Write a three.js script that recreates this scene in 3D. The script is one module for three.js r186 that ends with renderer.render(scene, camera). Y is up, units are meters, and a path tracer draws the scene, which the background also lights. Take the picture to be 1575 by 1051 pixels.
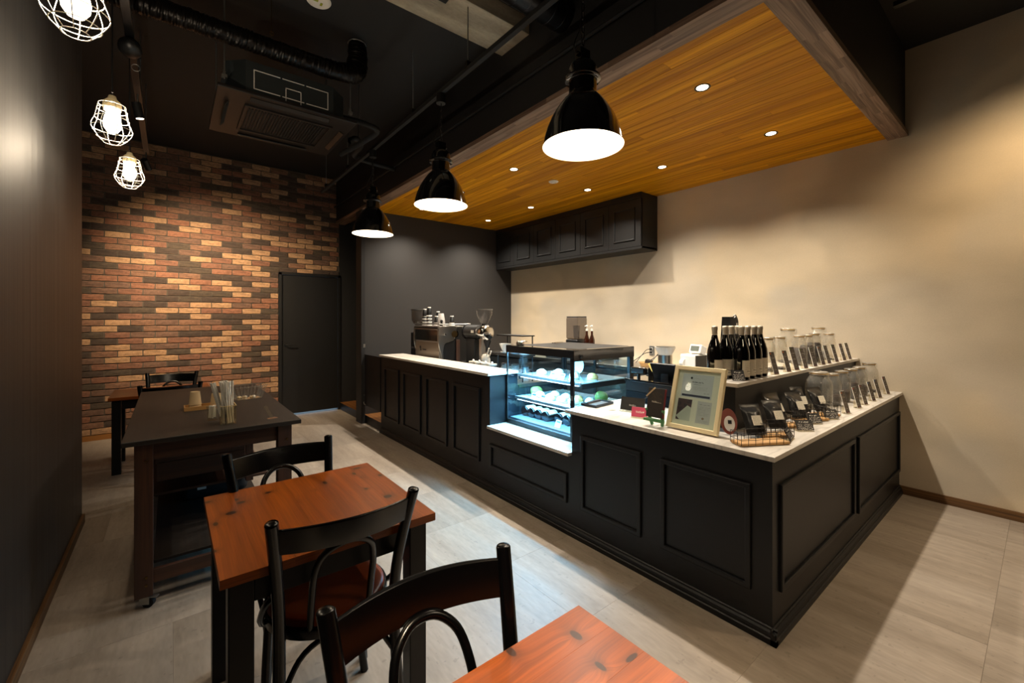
import * as THREE from 'three';
import { mergeGeometries } from 'three/addons/utils/BufferGeometryUtils.js';
import { RoundedBoxGeometry } from 'three/addons/geometries/RoundedBoxGeometry.js';
import { RectAreaLightUniformsLib } from 'three/addons/lights/RectAreaLightUniformsLib.js';

// ---------------------------------------------------------------- renderer, camera, sky, exposure
const renderer = new THREE.WebGLRenderer({ antialias: true });
renderer.toneMapping = THREE.LinearToneMapping;
renderer.toneMappingExposure = 1.0;
renderer.shadowMap.enabled = true;
RectAreaLightUniformsLib.init();
const scene = new THREE.Scene();
scene.background = new THREE.Color().setRGB(1.1, 1.75, 2.5);        // daylight, seen only through the gap under the back door
const camera = new THREE.PerspectiveCamera(77.26, 1575 / 1051, 0.05, 60);
camera.position.set(0, 1.45, 0);
camera.rotation.set(0, -0.67435, 0);
camera.setViewOffset(1575, 1051, 0, 35.5, 1575, 1051);
camera.updateProjectionMatrix();

// light levels (candela), all set here; each lamp's own builder places its light
const L = {
  down: 14.2, pendant: 1.0, cage: 0.9, brickSpot: 43, tableSpot: 3, nearSpot: 42, frontSpot: 18, wallSpot: 11.5, caseTop: 940, caseShelf: 400,
};
const WARM = new THREE.Color().setRGB(1, 0.82, 0.6), WARM2 = new THREE.Color().setRGB(1, 0.77, 0.5), DOWN = new THREE.Color().setRGB(1, 0.9, 0.76), COOL = new THREE.Color().setRGB(0.25, 0.66, 1);

// ---------------------------------------------------------------- helpers
let seed = 12345;
const rnd = () => { seed = (seed * 1664525 + 1013904223) >>> 0; return seed / 4294967296; };
const rr = (a, b) => a + (b - a) * rnd();
const V = (x, y, z) => new THREE.Vector3(x, y, z);
const used = new Map();
function numbered(n) { const k = used.get(n) || 0; used.set(n, k + 1); return k ? n + '_' + String(k).padStart(3, '0') : n; }
function thing(name, label, category, [x, y, z] = [0, 0, 0], turn = 0, group, kind) {
  const o = new THREE.Group(); o.name = numbered(name); scene.add(o);
  o.position.set(x, y, z); o.rotation.y = turn; o.userData = { label, category };
  if (group) o.userData.group = group;
  if (kind) o.userData.kind = kind;
  return o;
}
const struct = (name, label, category = 'structure') => thing(name, label, category, [0, 0, 0], 0, undefined, 'structure');
function prep(g) { g = g.index ? g.toNonIndexed() : g; for (const k of Object.keys(g.attributes)) if (!['position', 'normal', 'uv', 'color'].includes(k)) g.deleteAttribute(k); if (!g.attributes.uv) g.setAttribute('uv', new THREE.BufferAttribute(new Float32Array(g.attributes.position.count * 2), 2)); return g; }
const merge = (list) => list.length === 1 ? list[0] : mergeGeometries(list.map(prep));
function part(name, geo, mat, parent, label) {
  const m = new THREE.Mesh(Array.isArray(geo) ? merge(geo) : geo, mat);
  m.name = name; m.castShadow = m.receiveShadow = true; parent.add(m);
  if (label) m.userData.label = label;
  return m;
}
function dup(root, [x, y, z], turn, label, group) {
  const r = root.clone(); r.name = numbered(root.name.replace(/_\d{3}$/, '')); scene.add(r);
  r.position.set(x, y, z); r.rotation.y = turn; r.userData = { ...root.userData };
  if (label) r.userData.label = label;
  if (group) r.userData.group = group;
  return r;
}
// uv in metres: u runs along axis 'len' where the face shows it
function muv(g, len = 'x', ou = 0, ov = 0) {
  const p = g.attributes.position, n = g.attributes.normal, uv = new Float32Array(p.count * 2), ax = { x: 0, y: 1, z: 2 }[len];
  for (let i = 0; i < p.count; i++) {
    const c = [p.getX(i), p.getY(i), p.getZ(i)], a = [Math.abs(n.getX(i)), Math.abs(n.getY(i)), Math.abs(n.getZ(i))];
    let k = a[0] > a[1] ? (a[0] > a[2] ? 0 : 2) : (a[1] > a[2] ? 1 : 2);
    let u, v;
    if (k === ax) { u = c[(k + 1) % 3]; v = c[(k + 2) % 3]; } else { u = c[ax]; v = c[3 - k - ax]; }
    uv[2 * i] = u + ou; uv[2 * i + 1] = v + ov;
  }
  g.setAttribute('uv', new THREE.BufferAttribute(uv, 2)); return g;
}
// box from its low and high corners
function box(x0, y0, z0, x1, y1, z1, len = 'x', r = 0, ou = 0, ov = 0) {
  const w = x1 - x0, h = y1 - y0, d = z1 - z0;
  const g = r > 0 ? new RoundedBoxGeometry(w, h, d, 2, r) : new THREE.BoxGeometry(w, h, d);
  g.translate((x0 + x1) / 2, (y0 + y1) / 2, (z0 + z1) / 2); return muv(g, len, ou, ov);
}
const cb = (w, h, d, x = 0, y = 0, z = 0, r = 0, len = 'x') => box(x - w / 2, y - h / 2, z - d / 2, x + w / 2, y + h / 2, z + d / 2, len, r);
const cyl = (r0, r1, h, x = 0, y = 0, z = 0, seg = 24, open = false) => { const g = new THREE.CylinderGeometry(r1, r0, h, seg, 1, open); g.translate(x, y + h / 2, z); return g; };
function rod(a, b, r, seg = 8, r2 = r) {
  const d = b.clone().sub(a), g = new THREE.CylinderGeometry(r2, r, d.length(), seg);
  g.applyQuaternion(new THREE.Quaternion().setFromUnitVectors(V(0, 1, 0), d.clone().normalize()));
  const m = a.clone().add(b).multiplyScalar(0.5); g.translate(m.x, m.y, m.z); return g;
}
const tube = (pts, r, n = 24, seg = 8, closed = false) => new THREE.TubeGeometry(new THREE.CatmullRomCurve3(pts.map(p => Array.isArray(p) ? V(...p) : p), closed), n, r, seg, closed);
const lathe = (pts, seg = 32) => new THREE.LatheGeometry(pts.map(p => new THREE.Vector2(p[0], p[1])), seg);
const at = (g, x, y, z, ry = 0, rx = 0, rz = 0) => { if (rx) g.rotateX(rx); if (rz) g.rotateZ(rz); if (ry) g.rotateY(ry); g.translate(x, y, z); return g; };
const torus = (R, r, x, y, z, seg = 24, flat = true) => { const g = new THREE.TorusGeometry(R, r, 8, seg); if (flat) g.rotateX(Math.PI / 2); g.translate(x, y, z); return g; };
function ring(w, h, t, depth, bev = 0) {           // rectangular frame in the xy plane, centred
  const s = new THREE.Shape([new THREE.Vector2(-w / 2, -h / 2), new THREE.Vector2(w / 2, -h / 2), new THREE.Vector2(w / 2, h / 2), new THREE.Vector2(-w / 2, h / 2)]);
  s.holes.push(new THREE.Path([new THREE.Vector2(-w / 2 + t, -h / 2 + t), new THREE.Vector2(-w / 2 + t, h / 2 - t), new THREE.Vector2(w / 2 - t, h / 2 - t), new THREE.Vector2(w / 2 - t, -h / 2 + t)]));
  return new THREE.ExtrudeGeometry(s, { depth, bevelEnabled: bev > 0, bevelSize: bev, bevelThickness: bev, bevelSegments: 2, bevelOffset: -bev });
}

// ---------------------------------------------------------------- computed textures
function hash(x, y, s) { let h = (x * 374761393 + y * 668265263 + s * 2147483647) | 0; h = Math.imul(h ^ (h >>> 13), 1274126177); h ^= h >>> 16; return (h >>> 0) / 4294967296; }
function pn(x, y, px, py, s) {
  const xi = Math.floor(x), yi = Math.floor(y), fx = x - xi, fy = y - yi, m = (a, n) => ((a % n) + n) % n;
  const u = fx * fx * (3 - 2 * fx), v = fy * fy * (3 - 2 * fy), x0 = m(xi, px), x1 = m(xi + 1, px), y0 = m(yi, py), y1 = m(yi + 1, py);
  const a = hash(x0, y0, s), b = hash(x1, y0, s), c = hash(x0, y1, s), d = hash(x1, y1, s);
  return (a + (b - a) * u) * (1 - v) + (c + (d - c) * u) * v;
}
function fbm(u, v, fx, fy, oct, s) { let t = 0, a = 0.5, n = 0; for (let i = 0; i < oct; i++) { t += a * pn(u * fx, v * fy, fx, fy, s + i * 17); n += a; a *= 0.5; fx *= 2; fy *= 2; } return t / n; }
const clamp = (x, a, b) => Math.min(b, Math.max(a, x)), mix = (a, b, t) => a + (b - a) * t, sst = (a, b, x) => { const t = clamp((x - a) / (b - a), 0, 1); return t * t * (3 - 2 * t); };
function tex(w, h, fn, mx = 1, my = 1, srgb = true) {
  const d = new Uint8Array(w * h * 4);
  for (let y = 0; y < h; y++) for (let x = 0; x < w; x++) { const c = fn(x / w, y / h), i = (y * w + x) * 4; if (typeof c === 'number') d[i] = d[i + 1] = d[i + 2] = clamp(c, 0, 255); else { d[i] = clamp(c[0], 0, 255); d[i + 1] = clamp(c[1], 0, 255); d[i + 2] = clamp(c[2], 0, 255); } d[i + 3] = 255; }
  const t = new THREE.DataTexture(d, w, h); t.wrapS = t.wrapT = THREE.RepeatWrapping; t.magFilter = THREE.LinearFilter; t.minFilter = THREE.LinearMipmapLinearFilter;
  if (srgb) t.colorSpace = THREE.SRGBColorSpace; t.repeat.set(1 / mx, 1 / my); t.needsUpdate = true; return t;
}
const tint = (c, k) => [c[0] * k, c[1] * k, c[2] * k];
const lerp3 = (a, b, t) => [mix(a[0], b[0], t), mix(a[1], b[1], t), mix(a[2], b[2], t)];

const T = {};
T.plaster = tex(1024, 1024, (u, v) => {
  const big = fbm(u, v, 3, 4, 5, 3), warp = fbm(u, v, 5, 5, 3, 9), tr = fbm(u + warp * 0.08, v + warp * 0.05, 5, 16, 4, 21), edge = Math.abs(fbm(u + 0.1 * warp, v, 4, 5, 3, 44) - 0.5);
  const k = 0.87 + 0.22 * big + 0.07 * (tr - 0.5) + 0.06 * (sst(0.02, 0.2, edge) - 0.5) + 0.03 * (hash(u * 1024 | 0, v * 1024 | 0, 5) - 0.5);
  return lerp3(tint([204, 185, 155], k), tint([195, 181, 159], k), sst(0.4, 0.7, warp));
}, 3.4, 3.4);
T.floor = tex(1024, 1024, (u, v) => {               // u along the grain
  const w = fbm(u, v, 4, 6, 3, 77) * 0.03, s1 = fbm(u, v + w, 2, 12, 3, 5), s2 = fbm(u, v + w, 5, 70, 3, 6), f = fbm(u, v, 60, 256, 2, 8), cl = fbm(u, v, 4, 4, 4, 31);
  const k = 0.80 + 0.26 * s1 + 0.13 * (s2 - 0.5) + 0.10 * (f - 0.5) + 0.14 * (cl - 0.5) - (fbm(u, v, 120, 120, 2, 90) > 0.83 ? 0.08 : 0);
  return lerp3(tint([164, 148, 130], k), tint([154, 143, 131], k), s1);
}, 2.44, 2.44);
function woodTex(c0, c1, s, cont = 1, w = 1024, h = 512, mx = 1.6, my = 0.5, knots = 0) {
  const kn = []; for (let i = 0; i < knots; i++) kn.push([hash(i, s, 1), hash(i, s, 2), 0.006 + 0.014 * hash(i, s, 3), 0.016 + 0.03 * hash(i, s, 4)]);
  return tex(w, h, (u, v) => {
    let vv = v, dark = 0;
    for (const [ku, kv, ru, rv] of kn) { let du = (u - ku), dv = (v - kv); du -= Math.round(du); dv -= Math.round(dv); const q = Math.hypot(du / ru, dv / rv); vv += 0.03 * Math.exp(-q * q / 6) * Math.sign(dv || 1); dark = Math.max(dark, 1 - sst(0.7, 1.15, q), 0.35 * Math.exp(-q * q / 4)); }
    const wv = fbm(u, vv, 3, 4, 3, s) * 0.12, g = fbm(u, vv + wv, 2, 26, 3, s + 3), fine = fbm(u, vv + wv * 0.3, 8, 160, 2, s + 5), band = fbm(u, vv, 1, 7, 2, s + 7);
    const t = clamp(0.5 + cont * ((g - 0.5) * 1.1 + (fine - 0.5) * 0.7 + (band - 0.5) * 0.8), 0, 1);
    let c = lerp3(c0, c1, t); if (dark > 0) c = lerp3(c, tint(c0, 0.33), dark * 0.85); return c;
  }, mx, my);
}
T.honey = woodTex([166, 102, 2], [228, 160, 14], 11, 1.0);
T.walnut = woodTex([92, 70, 56], [150, 124, 104], 23, 1.3, 1024, 512, 1.2, 0.4);
T.pine = woodTex([108, 50, 5], [156, 78, 12], 37, 0.8, 1024, 512, 1.1, 0.42, 15);
T.black_wood = woodTex([22, 16, 11], [40, 31, 23], 41, 1.1, 1024, 512, 1.3, 0.4);
T.brown_wood = woodTex([48, 27, 16], [78, 47, 29], 43, 0.9, 512, 256, 1.3, 0.4);
T.oak = woodTex([150, 108, 58], [196, 152, 92], 47, 0.9, 512, 256, 0.8, 0.25);
T.baseboard = woodTex([72, 48, 24], [122, 86, 48], 53, 1.1, 512, 256, 1.2, 0.2);
T.marble = tex(1024, 512, (u, v) => {
  const w = fbm(u, v, 3, 3, 4, 61), vein = Math.abs(fbm(u + w * 0.25, v + w * 0.1, 3, 8, 4, 67) - 0.5), f = fbm(u, v, 6, 60, 3, 71);
  const k = 0.97 - 0.16 * Math.exp(-vein * 45) + 0.10 * (f - 0.5) + 0.05 * (w - 0.5); return [204 * k, 196 * k, 184 * k];
}, 1.4, 0.7);
T.brick = [0, 1, 2].map(i => tex(128, 64, (u, v) => {
  const ed = Math.min(u * 3.4, (1 - u) * 3.4, v, 1 - v), n = fbm(u, v, 6, 3, 4, 100 + i * 9), f = fbm(u, v, 40, 20, 2, 120 + i), lime = sst(0.11 + 0.13 * (n - 0.45), 0.02, ed) * sst(0.42, 0.62, fbm(u, v, 8, 5, 3, 140 + i * 3));
  const k = 0.72 + 0.42 * n + 0.25 * (f - 0.5), c = [205 * k, 200 * k, 196 * k]; return lerp3(c, [255, 240, 218], lime * 0.75);
}));
T.speck = tex(256, 256, (u, v) => 128 + 90 * (fbm(u, v, 48, 48, 3, 7) - 0.5) * 2, 0.2, 0.2, false);
T.concrete = tex(512, 512, (u, v) => { const n = fbm(u, v, 3, 8, 5, 201), r = sst(0.55, 0.8, fbm(u, v, 4, 3, 3, 207)), f = fbm(u, v, 60, 60, 2, 211), k = 0.8 + 0.4 * (n - 0.4) + 0.1 * (f - 0.5); return lerp3(tint([192, 180, 156], k), tint([140, 104, 74], k), r * 0.55); }, 1.2, 0.6);
T.streak = tex(512, 64, (u, v) => 128 + 240 * (fbm(u, v, 28, 1, 3, 301) - 0.5), 1.6, 3, false);

// ---------------------------------------------------------------- materials
const std = (o) => new THREE.MeshStandardMaterial(o), phys = (o) => new THREE.MeshPhysicalMaterial(o);
const M = {
  darkWall: std({ color: 0x191818, roughness: 0.62, bumpMap: T.speck, bumpScale: 0.0004 }),
  ceiling: std({ color: 0x191919, roughness: 0.7 }),
  leftWall: phys({ color: 0x2c2b2a, roughness: 0.52, anisotropy: 0.6, anisotropyRotation: Math.PI / 2, bumpMap: T.streak, bumpScale: 0.0022 }),
  greyWall: std({ color: 0x302d2b, roughness: 0.6, bumpMap: T.speck, bumpScale: 0.0003 }),
  plaster: std({ map: T.plaster, roughness: 0.85 }),
  mortar: std({ color: 0x4a423a, roughness: 0.95 }),
  counter: phys({ color: 0x0e0f12, roughness: 0.42, specularIntensity: 0.7, bumpMap: T.speck, bumpScale: 0.00015 }),
  cabinet: std({ color: 0x1b1b1b, roughness: 0.4 }),
  marble: std({ map: T.marble, roughness: 0.35 }),
  black: std({ color: 0x0c0c0d, roughness: 0.4 }),
  blackGloss: phys({ color: 0x060607, roughness: 0.12, clearcoat: 1, clearcoatRoughness: 0.05 }),
  blackPaint: phys({ color: 0x040405, roughness: 0.24, specularIntensity: 0.75 }),
  tableBlack: phys({ color: 0x0a0909, roughness: 0.4, specularIntensity: 0.6 }),
  rubber: std({ color: 0x0a0a0a, roughness: 0.8 }),
  steel: std({ color: 0xb4b0aa, roughness: 0.28, metalness: 1 }),
  chrome: std({ color: 0xd8d6d2, roughness: 0.1, metalness: 1 }),
  brass: std({ color: 0x6a5636, roughness: 0.35, metalness: 1 }),
  wire: std({ color: 0x2a2622, roughness: 0.45, metalness: 0.7 }),
  greyMetal: std({ color: 0x3c4244, roughness: 0.45, metalness: 0.5 }),
  galv: std({ color: 0x9c9c98, roughness: 0.4, metalness: 0.9 }),
  white: std({ color: 0xe8e4dc, roughness: 0.5 }),
  enamel: phys({ color: 0xf2efe8, roughness: 0.35 }),
  cream: std({ color: 0xe4d3a8, roughness: 0.5 }),
  mat: std({ color: 0xf0e6c8, roughness: 0.8 }),
  paper: std({ color: 0xe2ddd2, roughness: 0.8 }),
  kraft: std({ color: 0xc9ae84, roughness: 0.8 }),
  cover: std({ color: 0x14110f, roughness: 0.7, map: null }),
  pouch: phys({ color: 0x1b1a19, roughness: 0.34, clearcoat: 0.3 }),
  glass: phys({ color: 0xf2f0ea, roughness: 0.03, transmission: 0.9, thickness: 0, ior: 1.6 }),
  clear: phys({ color: 0xffffff, roughness: 0.0, transmission: 1, thickness: 0, ior: 1.5 }),
  pane: phys({ color: 0xf4fbff, roughness: 0.0, transmission: 1, thickness: 0, ior: 1.45 }),
  acrylic: phys({ color: 0xf4f0e4, roughness: 0.03, transmission: 0.96, thickness: 0, ior: 1.49 }),
  smokeGlass: phys({ color: 0xb9b2ac, roughness: 0.05, transmission: 0.9, thickness: 0, ior: 1.45 }),
  bottleGlass: phys({ color: 0x050405, roughness: 0.06, clearcoat: 1, clearcoatRoughness: 0.03 }),
  capsule: std({ color: 0xb9ac98, roughness: 0.45, metalness: 0.3 }),
  orangeSeal: std({ color: 0xc8a468, roughness: 0.6 }),
  beans: std({ color: 0x2a160d, roughness: 0.55 }),
  leather: phys({ color: 0x8c3c12, roughness: 0.34, clearcoat: 0.25, clearcoatRoughness: 0.3 }),
  green: std({ color: 0x4c8a56, roughness: 0.5 }),
  duct: std({ color: 0x1d1a18, roughness: 0.3, metalness: 0.6 }),
  ductBlack: std({ color: 0x101114, roughness: 0.3, metalness: 0.3 }),
  decor: std({ color: 0x130d09, roughness: 0.5 }),
  grille: std({ color: 0x0b0a09, roughness: 0.7 }),
  door: std({ color: 0x0e0d0d, roughness: 0.5 }),
  bulb: std({ color: 0xffffff, emissive: new THREE.Color().setRGB(1, 0.86, 0.62), emissiveIntensity: 9, roughness: 0.4 }),
  downGlow: std({ color: 0xffffff, emissive: new THREE.Color().setRGB(1, 0.86, 0.66), emissiveIntensity: 7, roughness: 0.4 }),
  ledGlow: std({ color: 0xffffff, emissive: new THREE.Color().setRGB(0.75, 0.9, 1), emissiveIntensity: 5, roughness: 0.4 }),
  pavement: std({ color: 0xb8bcc0, roughness: 0.9 }),
};
const wood = (map, k, rough = 0.5, extra = {}) => [0, 1, 2, 3, 4].map(i => phys({ map, roughness: rough, specularIntensity: extra.spec ?? 1, color: new THREE.Color().setRGB(...[[1, 1, 1], [1.1, 1.06, 1.0], [0.84, 0.82, 0.8], [0.93, 0.95, 0.98], [0.74, 0.72, 0.7]][i].map(c => Math.min(1, mix(1, c, k)))), ...(extra.coat ? { clearcoat: extra.coat, clearcoatRoughness: 0.25 } : {}) }));
M.honey = wood(T.honey, 0.9, 0.45, { spec: 0.35 }); M.walnut = wood(T.walnut, 1, 0.55); M.pine = wood(T.pine, 0.45, 0.34, { coat: 0.1, spec: 0.7 });
M.blackWood = std({ map: T.black_wood, roughness: 0.6 }); M.brownWood = std({ map: T.brown_wood, roughness: 0.5 }); M.oak = std({ map: T.oak, roughness: 0.5 }); M.baseboard = std({ map: T.baseboard, roughness: 0.5 });
M.concrete = std({ map: T.concrete, roughness: 0.9 });
M.tiles = [1, 0.95, 0.9, 1.0, 0.97].map(k => std({ map: T.floor, roughness: 0.5, color: new THREE.Color().setRGB(k, k, k) }));
M.staffFloor = wood(woodTex([96, 58, 24], [150, 100, 48], 59, 1, 512, 256, 1.2, 0.3), 0.8, 0.45);

// prints (flat artwork and lettering)
function print(w, h, draw) { const c = document.createElement('canvas'); c.width = w; c.height = h; const x = c.getContext('2d'); draw(x, w, h); const t = new THREE.CanvasTexture(c); t.colorSpace = THREE.SRGBColorSpace; return std({ map: t, roughness: 0.55 }); }
function scribble(x, x0, x1, y, s, col, lw = 2) { x.strokeStyle = col; x.lineWidth = lw; x.beginPath(); let px = x0; x.moveTo(px, y); let k = s; while (px < x1) { k = (k * 1103515245 + 12345) & 0x7fffffff; px += 3 + (k % 5); const q = (k >> 8) % 5; if (q === 0) x.moveTo(px + 3, y); else x.lineTo(px, y + ((k >> 4) % 9 - 4)); } x.stroke(); }
// ================================================================ the setting
{ // floor: vein-cut tiles laid in rows
  const f = struct('floor', 'grey beige vein-cut stone tile floor of the cafe', 'floor');
  part('underlay', box(-2.1, -0.06, -7.2, 4.85, -0.0025, 3.3), std({ color: 0x6a6258, roughness: 0.9 }), f);
  const off = { 0: 2.83, 1: 2.22, 2: 1.535, 3: 2.45, 4: 1.95, 5: 2.68, 6: 2.1, 7: 1.7, 8: 2.5, 9: 2.0, 10: 1.6, 11: 2.3 };
  for (let k = -5; k < 12; k++) {
    const z1 = -0.164 - 0.61 * k, z0 = Math.max(z1 - 0.61, -7.05), o = off[(k + 12) % 12] ?? 2;
    if (z1 < -7.0) continue;
    for (let j = -4; j < 4; j++) {
      const x0 = Math.max(o + 1.22 * j, -2), x1 = Math.min(o + 1.22 * (j + 1), 4.735);
      if (x1 - x0 < 0.03 || (x0 > 2.14 && z1 < -0.79) || x1 < -0.52 && z1 > -3.4) continue;
      part('floor_tile', box(x0 + 0.0005, -0.004, z0 + 0.0005, x1 - 0.0005, 0, z1 - 0.0005, 'z', 0, rr(0, 2.4), rr(0, 2.4)), M.tiles[rnd() * 5 | 0], f);
    }
  }
}
part('slab', box(-2.1, 3.66, -7.2, 4.85, 3.78, 3.3), M.ceiling, struct('ceiling', 'dark charcoal painted ceiling slab', 'ceiling'));
part('panel', box(-0.61, 0, -4.28, -0.49, 3.66, 3.2, 'z'), M.leftWall, struct('wall_left', 'dark grey painted side wall beside the caged lamps', 'wall'));
part('panel', [box(-2.1, 0, -7.2, -2.0, 3.66, -3.4), box(-2.0, 0, -3.5, -0.61, 3.66, -3.4)], M.darkWall, struct('wall_left_rear', 'dark recess wall behind the end of the side wall', 'wall'));
part('panel', box(4.735, 0, -7.2, 4.85, 3.66, 3.3, 'z'), M.plaster, struct('wall_right', 'beige trowelled plaster wall behind the counter', 'wall'));
part('panel', box(-2.1, 0, 3.2, 4.85, 3.66, 3.3), M.darkWall, struct('wall_front', 'dark wall on the street side', 'wall'));
part('panel', box(2.10, 0, -6.05, 4.735, 3.66, -5.95), M.greyWall, struct('wall_counter', 'dark grey partition wall behind the espresso machine', 'wall'));

// brick wall, each brick a slip standing proud of the mortar
{
  const w = struct('wall_back', 'brick slip wall in red tan and dark brown at the far end', 'wall');
  part('mortar_bed', [box(-2.1, 0, -7.2, 1.25, 3.66, -7.062), box(1.25, 2.13, -7.2, 2.11, 3.66, -7.062)], M.mortar, w);
  part('side_panel', box(2.11, 0, -7.2, 4.85, 3.66, -7.06), M.darkWall, w);
  const cols = [[0xd2, 0xa8, 0x80], [0x9a, 0x6c, 0x56], [0x86, 0x66, 0x55], [0x56, 0x46, 0x3c], [0x9c, 0x74, 0x5c], [0x60, 0x52, 0x44], [0xa8, 0x74, 0x5a]];
  const mats = cols.map(c => T.brick.map(t => std({ map: t, color: new THREE.Color(c[0] / 255, c[1] / 255, c[2] / 255).convertSRGBToLinear(), roughness: 0.85 })));
  const variants = Array.from({ length: 8 }, () => {           // 1 x 1 unit front, unit depth, ragged face
    const nx = 5, ny = 3, P = [], I = [], UVs = [];
    for (let y = 0; y < ny; y++) for (let x = 0; x < nx; x++) {
      const e = (x === 0 || x === nx - 1 || y === 0 || y === ny - 1);
      P.push(x / (nx - 1) - 0.5 + (x === 0 ? rr(0, 0.012) : x === nx - 1 ? -rr(0, 0.012) : 0), y / (ny - 1) - 0.5 + (y === 0 ? rr(0, 0.05) : y === ny - 1 ? -rr(0, 0.05) : 0), (e ? 0.72 : 0.9) + rr(0, 0.2));
      UVs.push(x / (nx - 1), y / (ny - 1));
    }
    for (let y = 0; y < ny - 1; y++) for (let x = 0; x < nx - 1; x++) { const a = y * nx + x; I.push(a, a + 1, a + nx + 1, a, a + nx + 1, a + nx); }
    const loop = []; for (let x = 0; x < nx; x++) loop.push(x); for (let y = 1; y < ny; y++) loop.push(y * nx + nx - 1); for (let x = nx - 2; x >= 0; x--) loop.push((ny - 1) * nx + x); for (let y = ny - 2; y > 0; y--) loop.push(y * nx);
    const b0 = P.length / 3; for (const a of loop) { P.push(P[3 * a], P[3 * a + 1], 0); UVs.push(UVs[2 * a], UVs[2 * a + 1]); }
    loop.forEach((a, i) => { const j = (i + 1) % loop.length, b = loop[j]; I.push(a, b0 + i, b0 + j, a, b0 + j, b); });
    let g = new THREE.BufferGeometry(); g.setAttribute('position', new THREE.Float32BufferAttribute(P, 3)); g.setAttribute('uv', new THREE.Float32BufferAttribute(UVs, 2)); g.setIndex(I); g = g.toNonIndexed(); g.computeVertexNormals(); return g;
  });
  const all = [], fw = V(0.6244, 0, -0.7811), rt = V(0.7811, 0, 0.6244);
  for (let n = -9; n < 38; n++) {
    const y0 = 0.751 + 0.0763 * n, cy = y0 + 0.038, odd = ((n % 2) + 2) % 2;
    for (let k = -9; k < 7; k++) {
      let a = 0.787 + 0.234 * k + (odd ? 0.117 : 0), b = a + 0.234; a = Math.max(a + 0.005, -1.05); b = Math.min(b - 0.005, cy < 2.13 ? 1.238 : 2.098);
      if (b - a < 0.03) continue;
      const cx = (a + b) / 2, d = V(cx, cy - 1.45, -7.05), dep = d.dot(fw), pxx = 787.5 + 657.4 * d.dot(rt) / dep;
      const r = rnd(), c = r < 0.27 ? 0 : r < 0.40 ? 1 : r < 0.56 ? 2 : r < 0.72 ? 3 : r < 0.86 ? 4 : r < 0.93 ? 5 : 6;
      all.push({ cx, cy, w: b - a, score: (b - a) / dep - (pxx < 116 ? 9 : 0) - (cy < 0.72 && cx > -0.4 && cx < 1.0 ? 0.03 : 0), c, t: rnd() * 3 | 0, v: rnd() * 8 | 0, dz: rr(-0.0015, 0.0015) });
    }
  }
  all.sort((p, q) => q.score - p.score);
  const rest = [];
  all.forEach((b, i) => {
    if (i < 300) { const m = part('brick', variants[b.v], mats[b.c][b.t], w); m.position.set(b.cx, b.cy, -7.063 + b.dz); m.scale.set(b.w, 0.0665, 0.0135); }
    else { const g = variants[b.v].clone(); g.scale(b.w, 0.0665, 0.0135); g.computeVertexNormals(); g.translate(b.cx, b.cy, -7.063 + b.dz); const c = new THREE.Color(cols[b.c][0] / 255, cols[b.c][1] / 255, cols[b.c][2] / 255).convertSRGBToLinear(), A = new Float32Array(g.attributes.position.count * 3); for (let j = 0; j < A.length; j += 3) { A[j] = c.r; A[j + 1] = c.g; A[j + 2] = c.b; } g.setAttribute('color', new THREE.BufferAttribute(A, 3)); rest.push(g); }
  });
  const m = part('bricks', mergeGeometries(rest), std({ map: T.brick[1], vertexColors: true, roughness: 0.85 }), w); m.userData.kind = 'stuff';
}
part('board', box(-2.0, 0, -7.062, 1.25, 0.062, -7.045), std({ color: 0x8a5a28, roughness: 0.5 }), struct('baseboard_back', 'light brown baseboard under the brick wall', 'baseboard'));
part('board', box(-0.49, 0, -4.28, -0.474, 0.06, 3.2, 'z'), M.baseboard, struct('baseboard_left', 'brown wooden baseboard along the dark side wall', 'baseboard'));
part('board', box(4.719, 0, -0.765, 4.735, 0.066, 3.2, 'z'), M.baseboard, struct('baseboard_right', 'brown wooden baseboard along the beige wall', 'baseboard'));

{ // back door, dark, with daylight in the gap beneath it
  const d = struct('door_1', 'plain black back door with lever handle in the brick wall', 'door');
  part('leaf', box(1.287, 0.024, -7.105, 2.085, 2.098, -7.068, 'y', 0.002), M.door, d);
  part('frame', [box(1.245, 0, -7.11, 1.285, 2.13, -7.045), box(2.087, 0, -7.11, 2.125, 2.13, -7.045), box(1.245, 2.1, -7.11, 2.125, 2.14, -7.045)], M.door, d);
  part('handle', [tube([[1.335, 1.055, -7.065], [1.335, 1.055, -7.03], [1.36, 1.055, -7.02], [1.46, 1.052, -7.02]], 0.008, 16), cyl(0.022, 0.022, 0.006).rotateX(Math.PI / 2).translate(1.335, 1.055, -7.068)], M.black, d, 'black lever handle');
}
part('slab', box(0.2, -0.06, -9.5, 3.4, -0.001, -7.2), M.pavement, struct('ground_outside', 'pale paving outside the back door', 'ground'));
// raised staff floor behind the half gate
{
  const f = struct('floor_staff', 'raised wooden staff floor behind the counter end', 'floor');
  part('riser', box(2.115, 0, -7.05, 2.135, 0.108, -5.3), M.black, f);
  part('platform', box(2.135, 0, -7.06, 4.735, 0.095, -1.5), M.black, f);
  for (let i = 0; i < 6; i++) part('plank', box(2.117 + i * 0.11, 0.095, -7.05, 2.117 + (i + 1) * 0.11 - 0.002, 0.11, -5.2, 'z', 0, rr(0, 2), rr(0, 1)), M.staffFloor[i % 5], f);
}
part('post', box(2.05, 0, -6.09, 2.10, 2.95, -5.88, 'y'), M.darkWall, struct('trim_1', 'black jamb post at the end of the grey partition', 'trim'));

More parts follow.
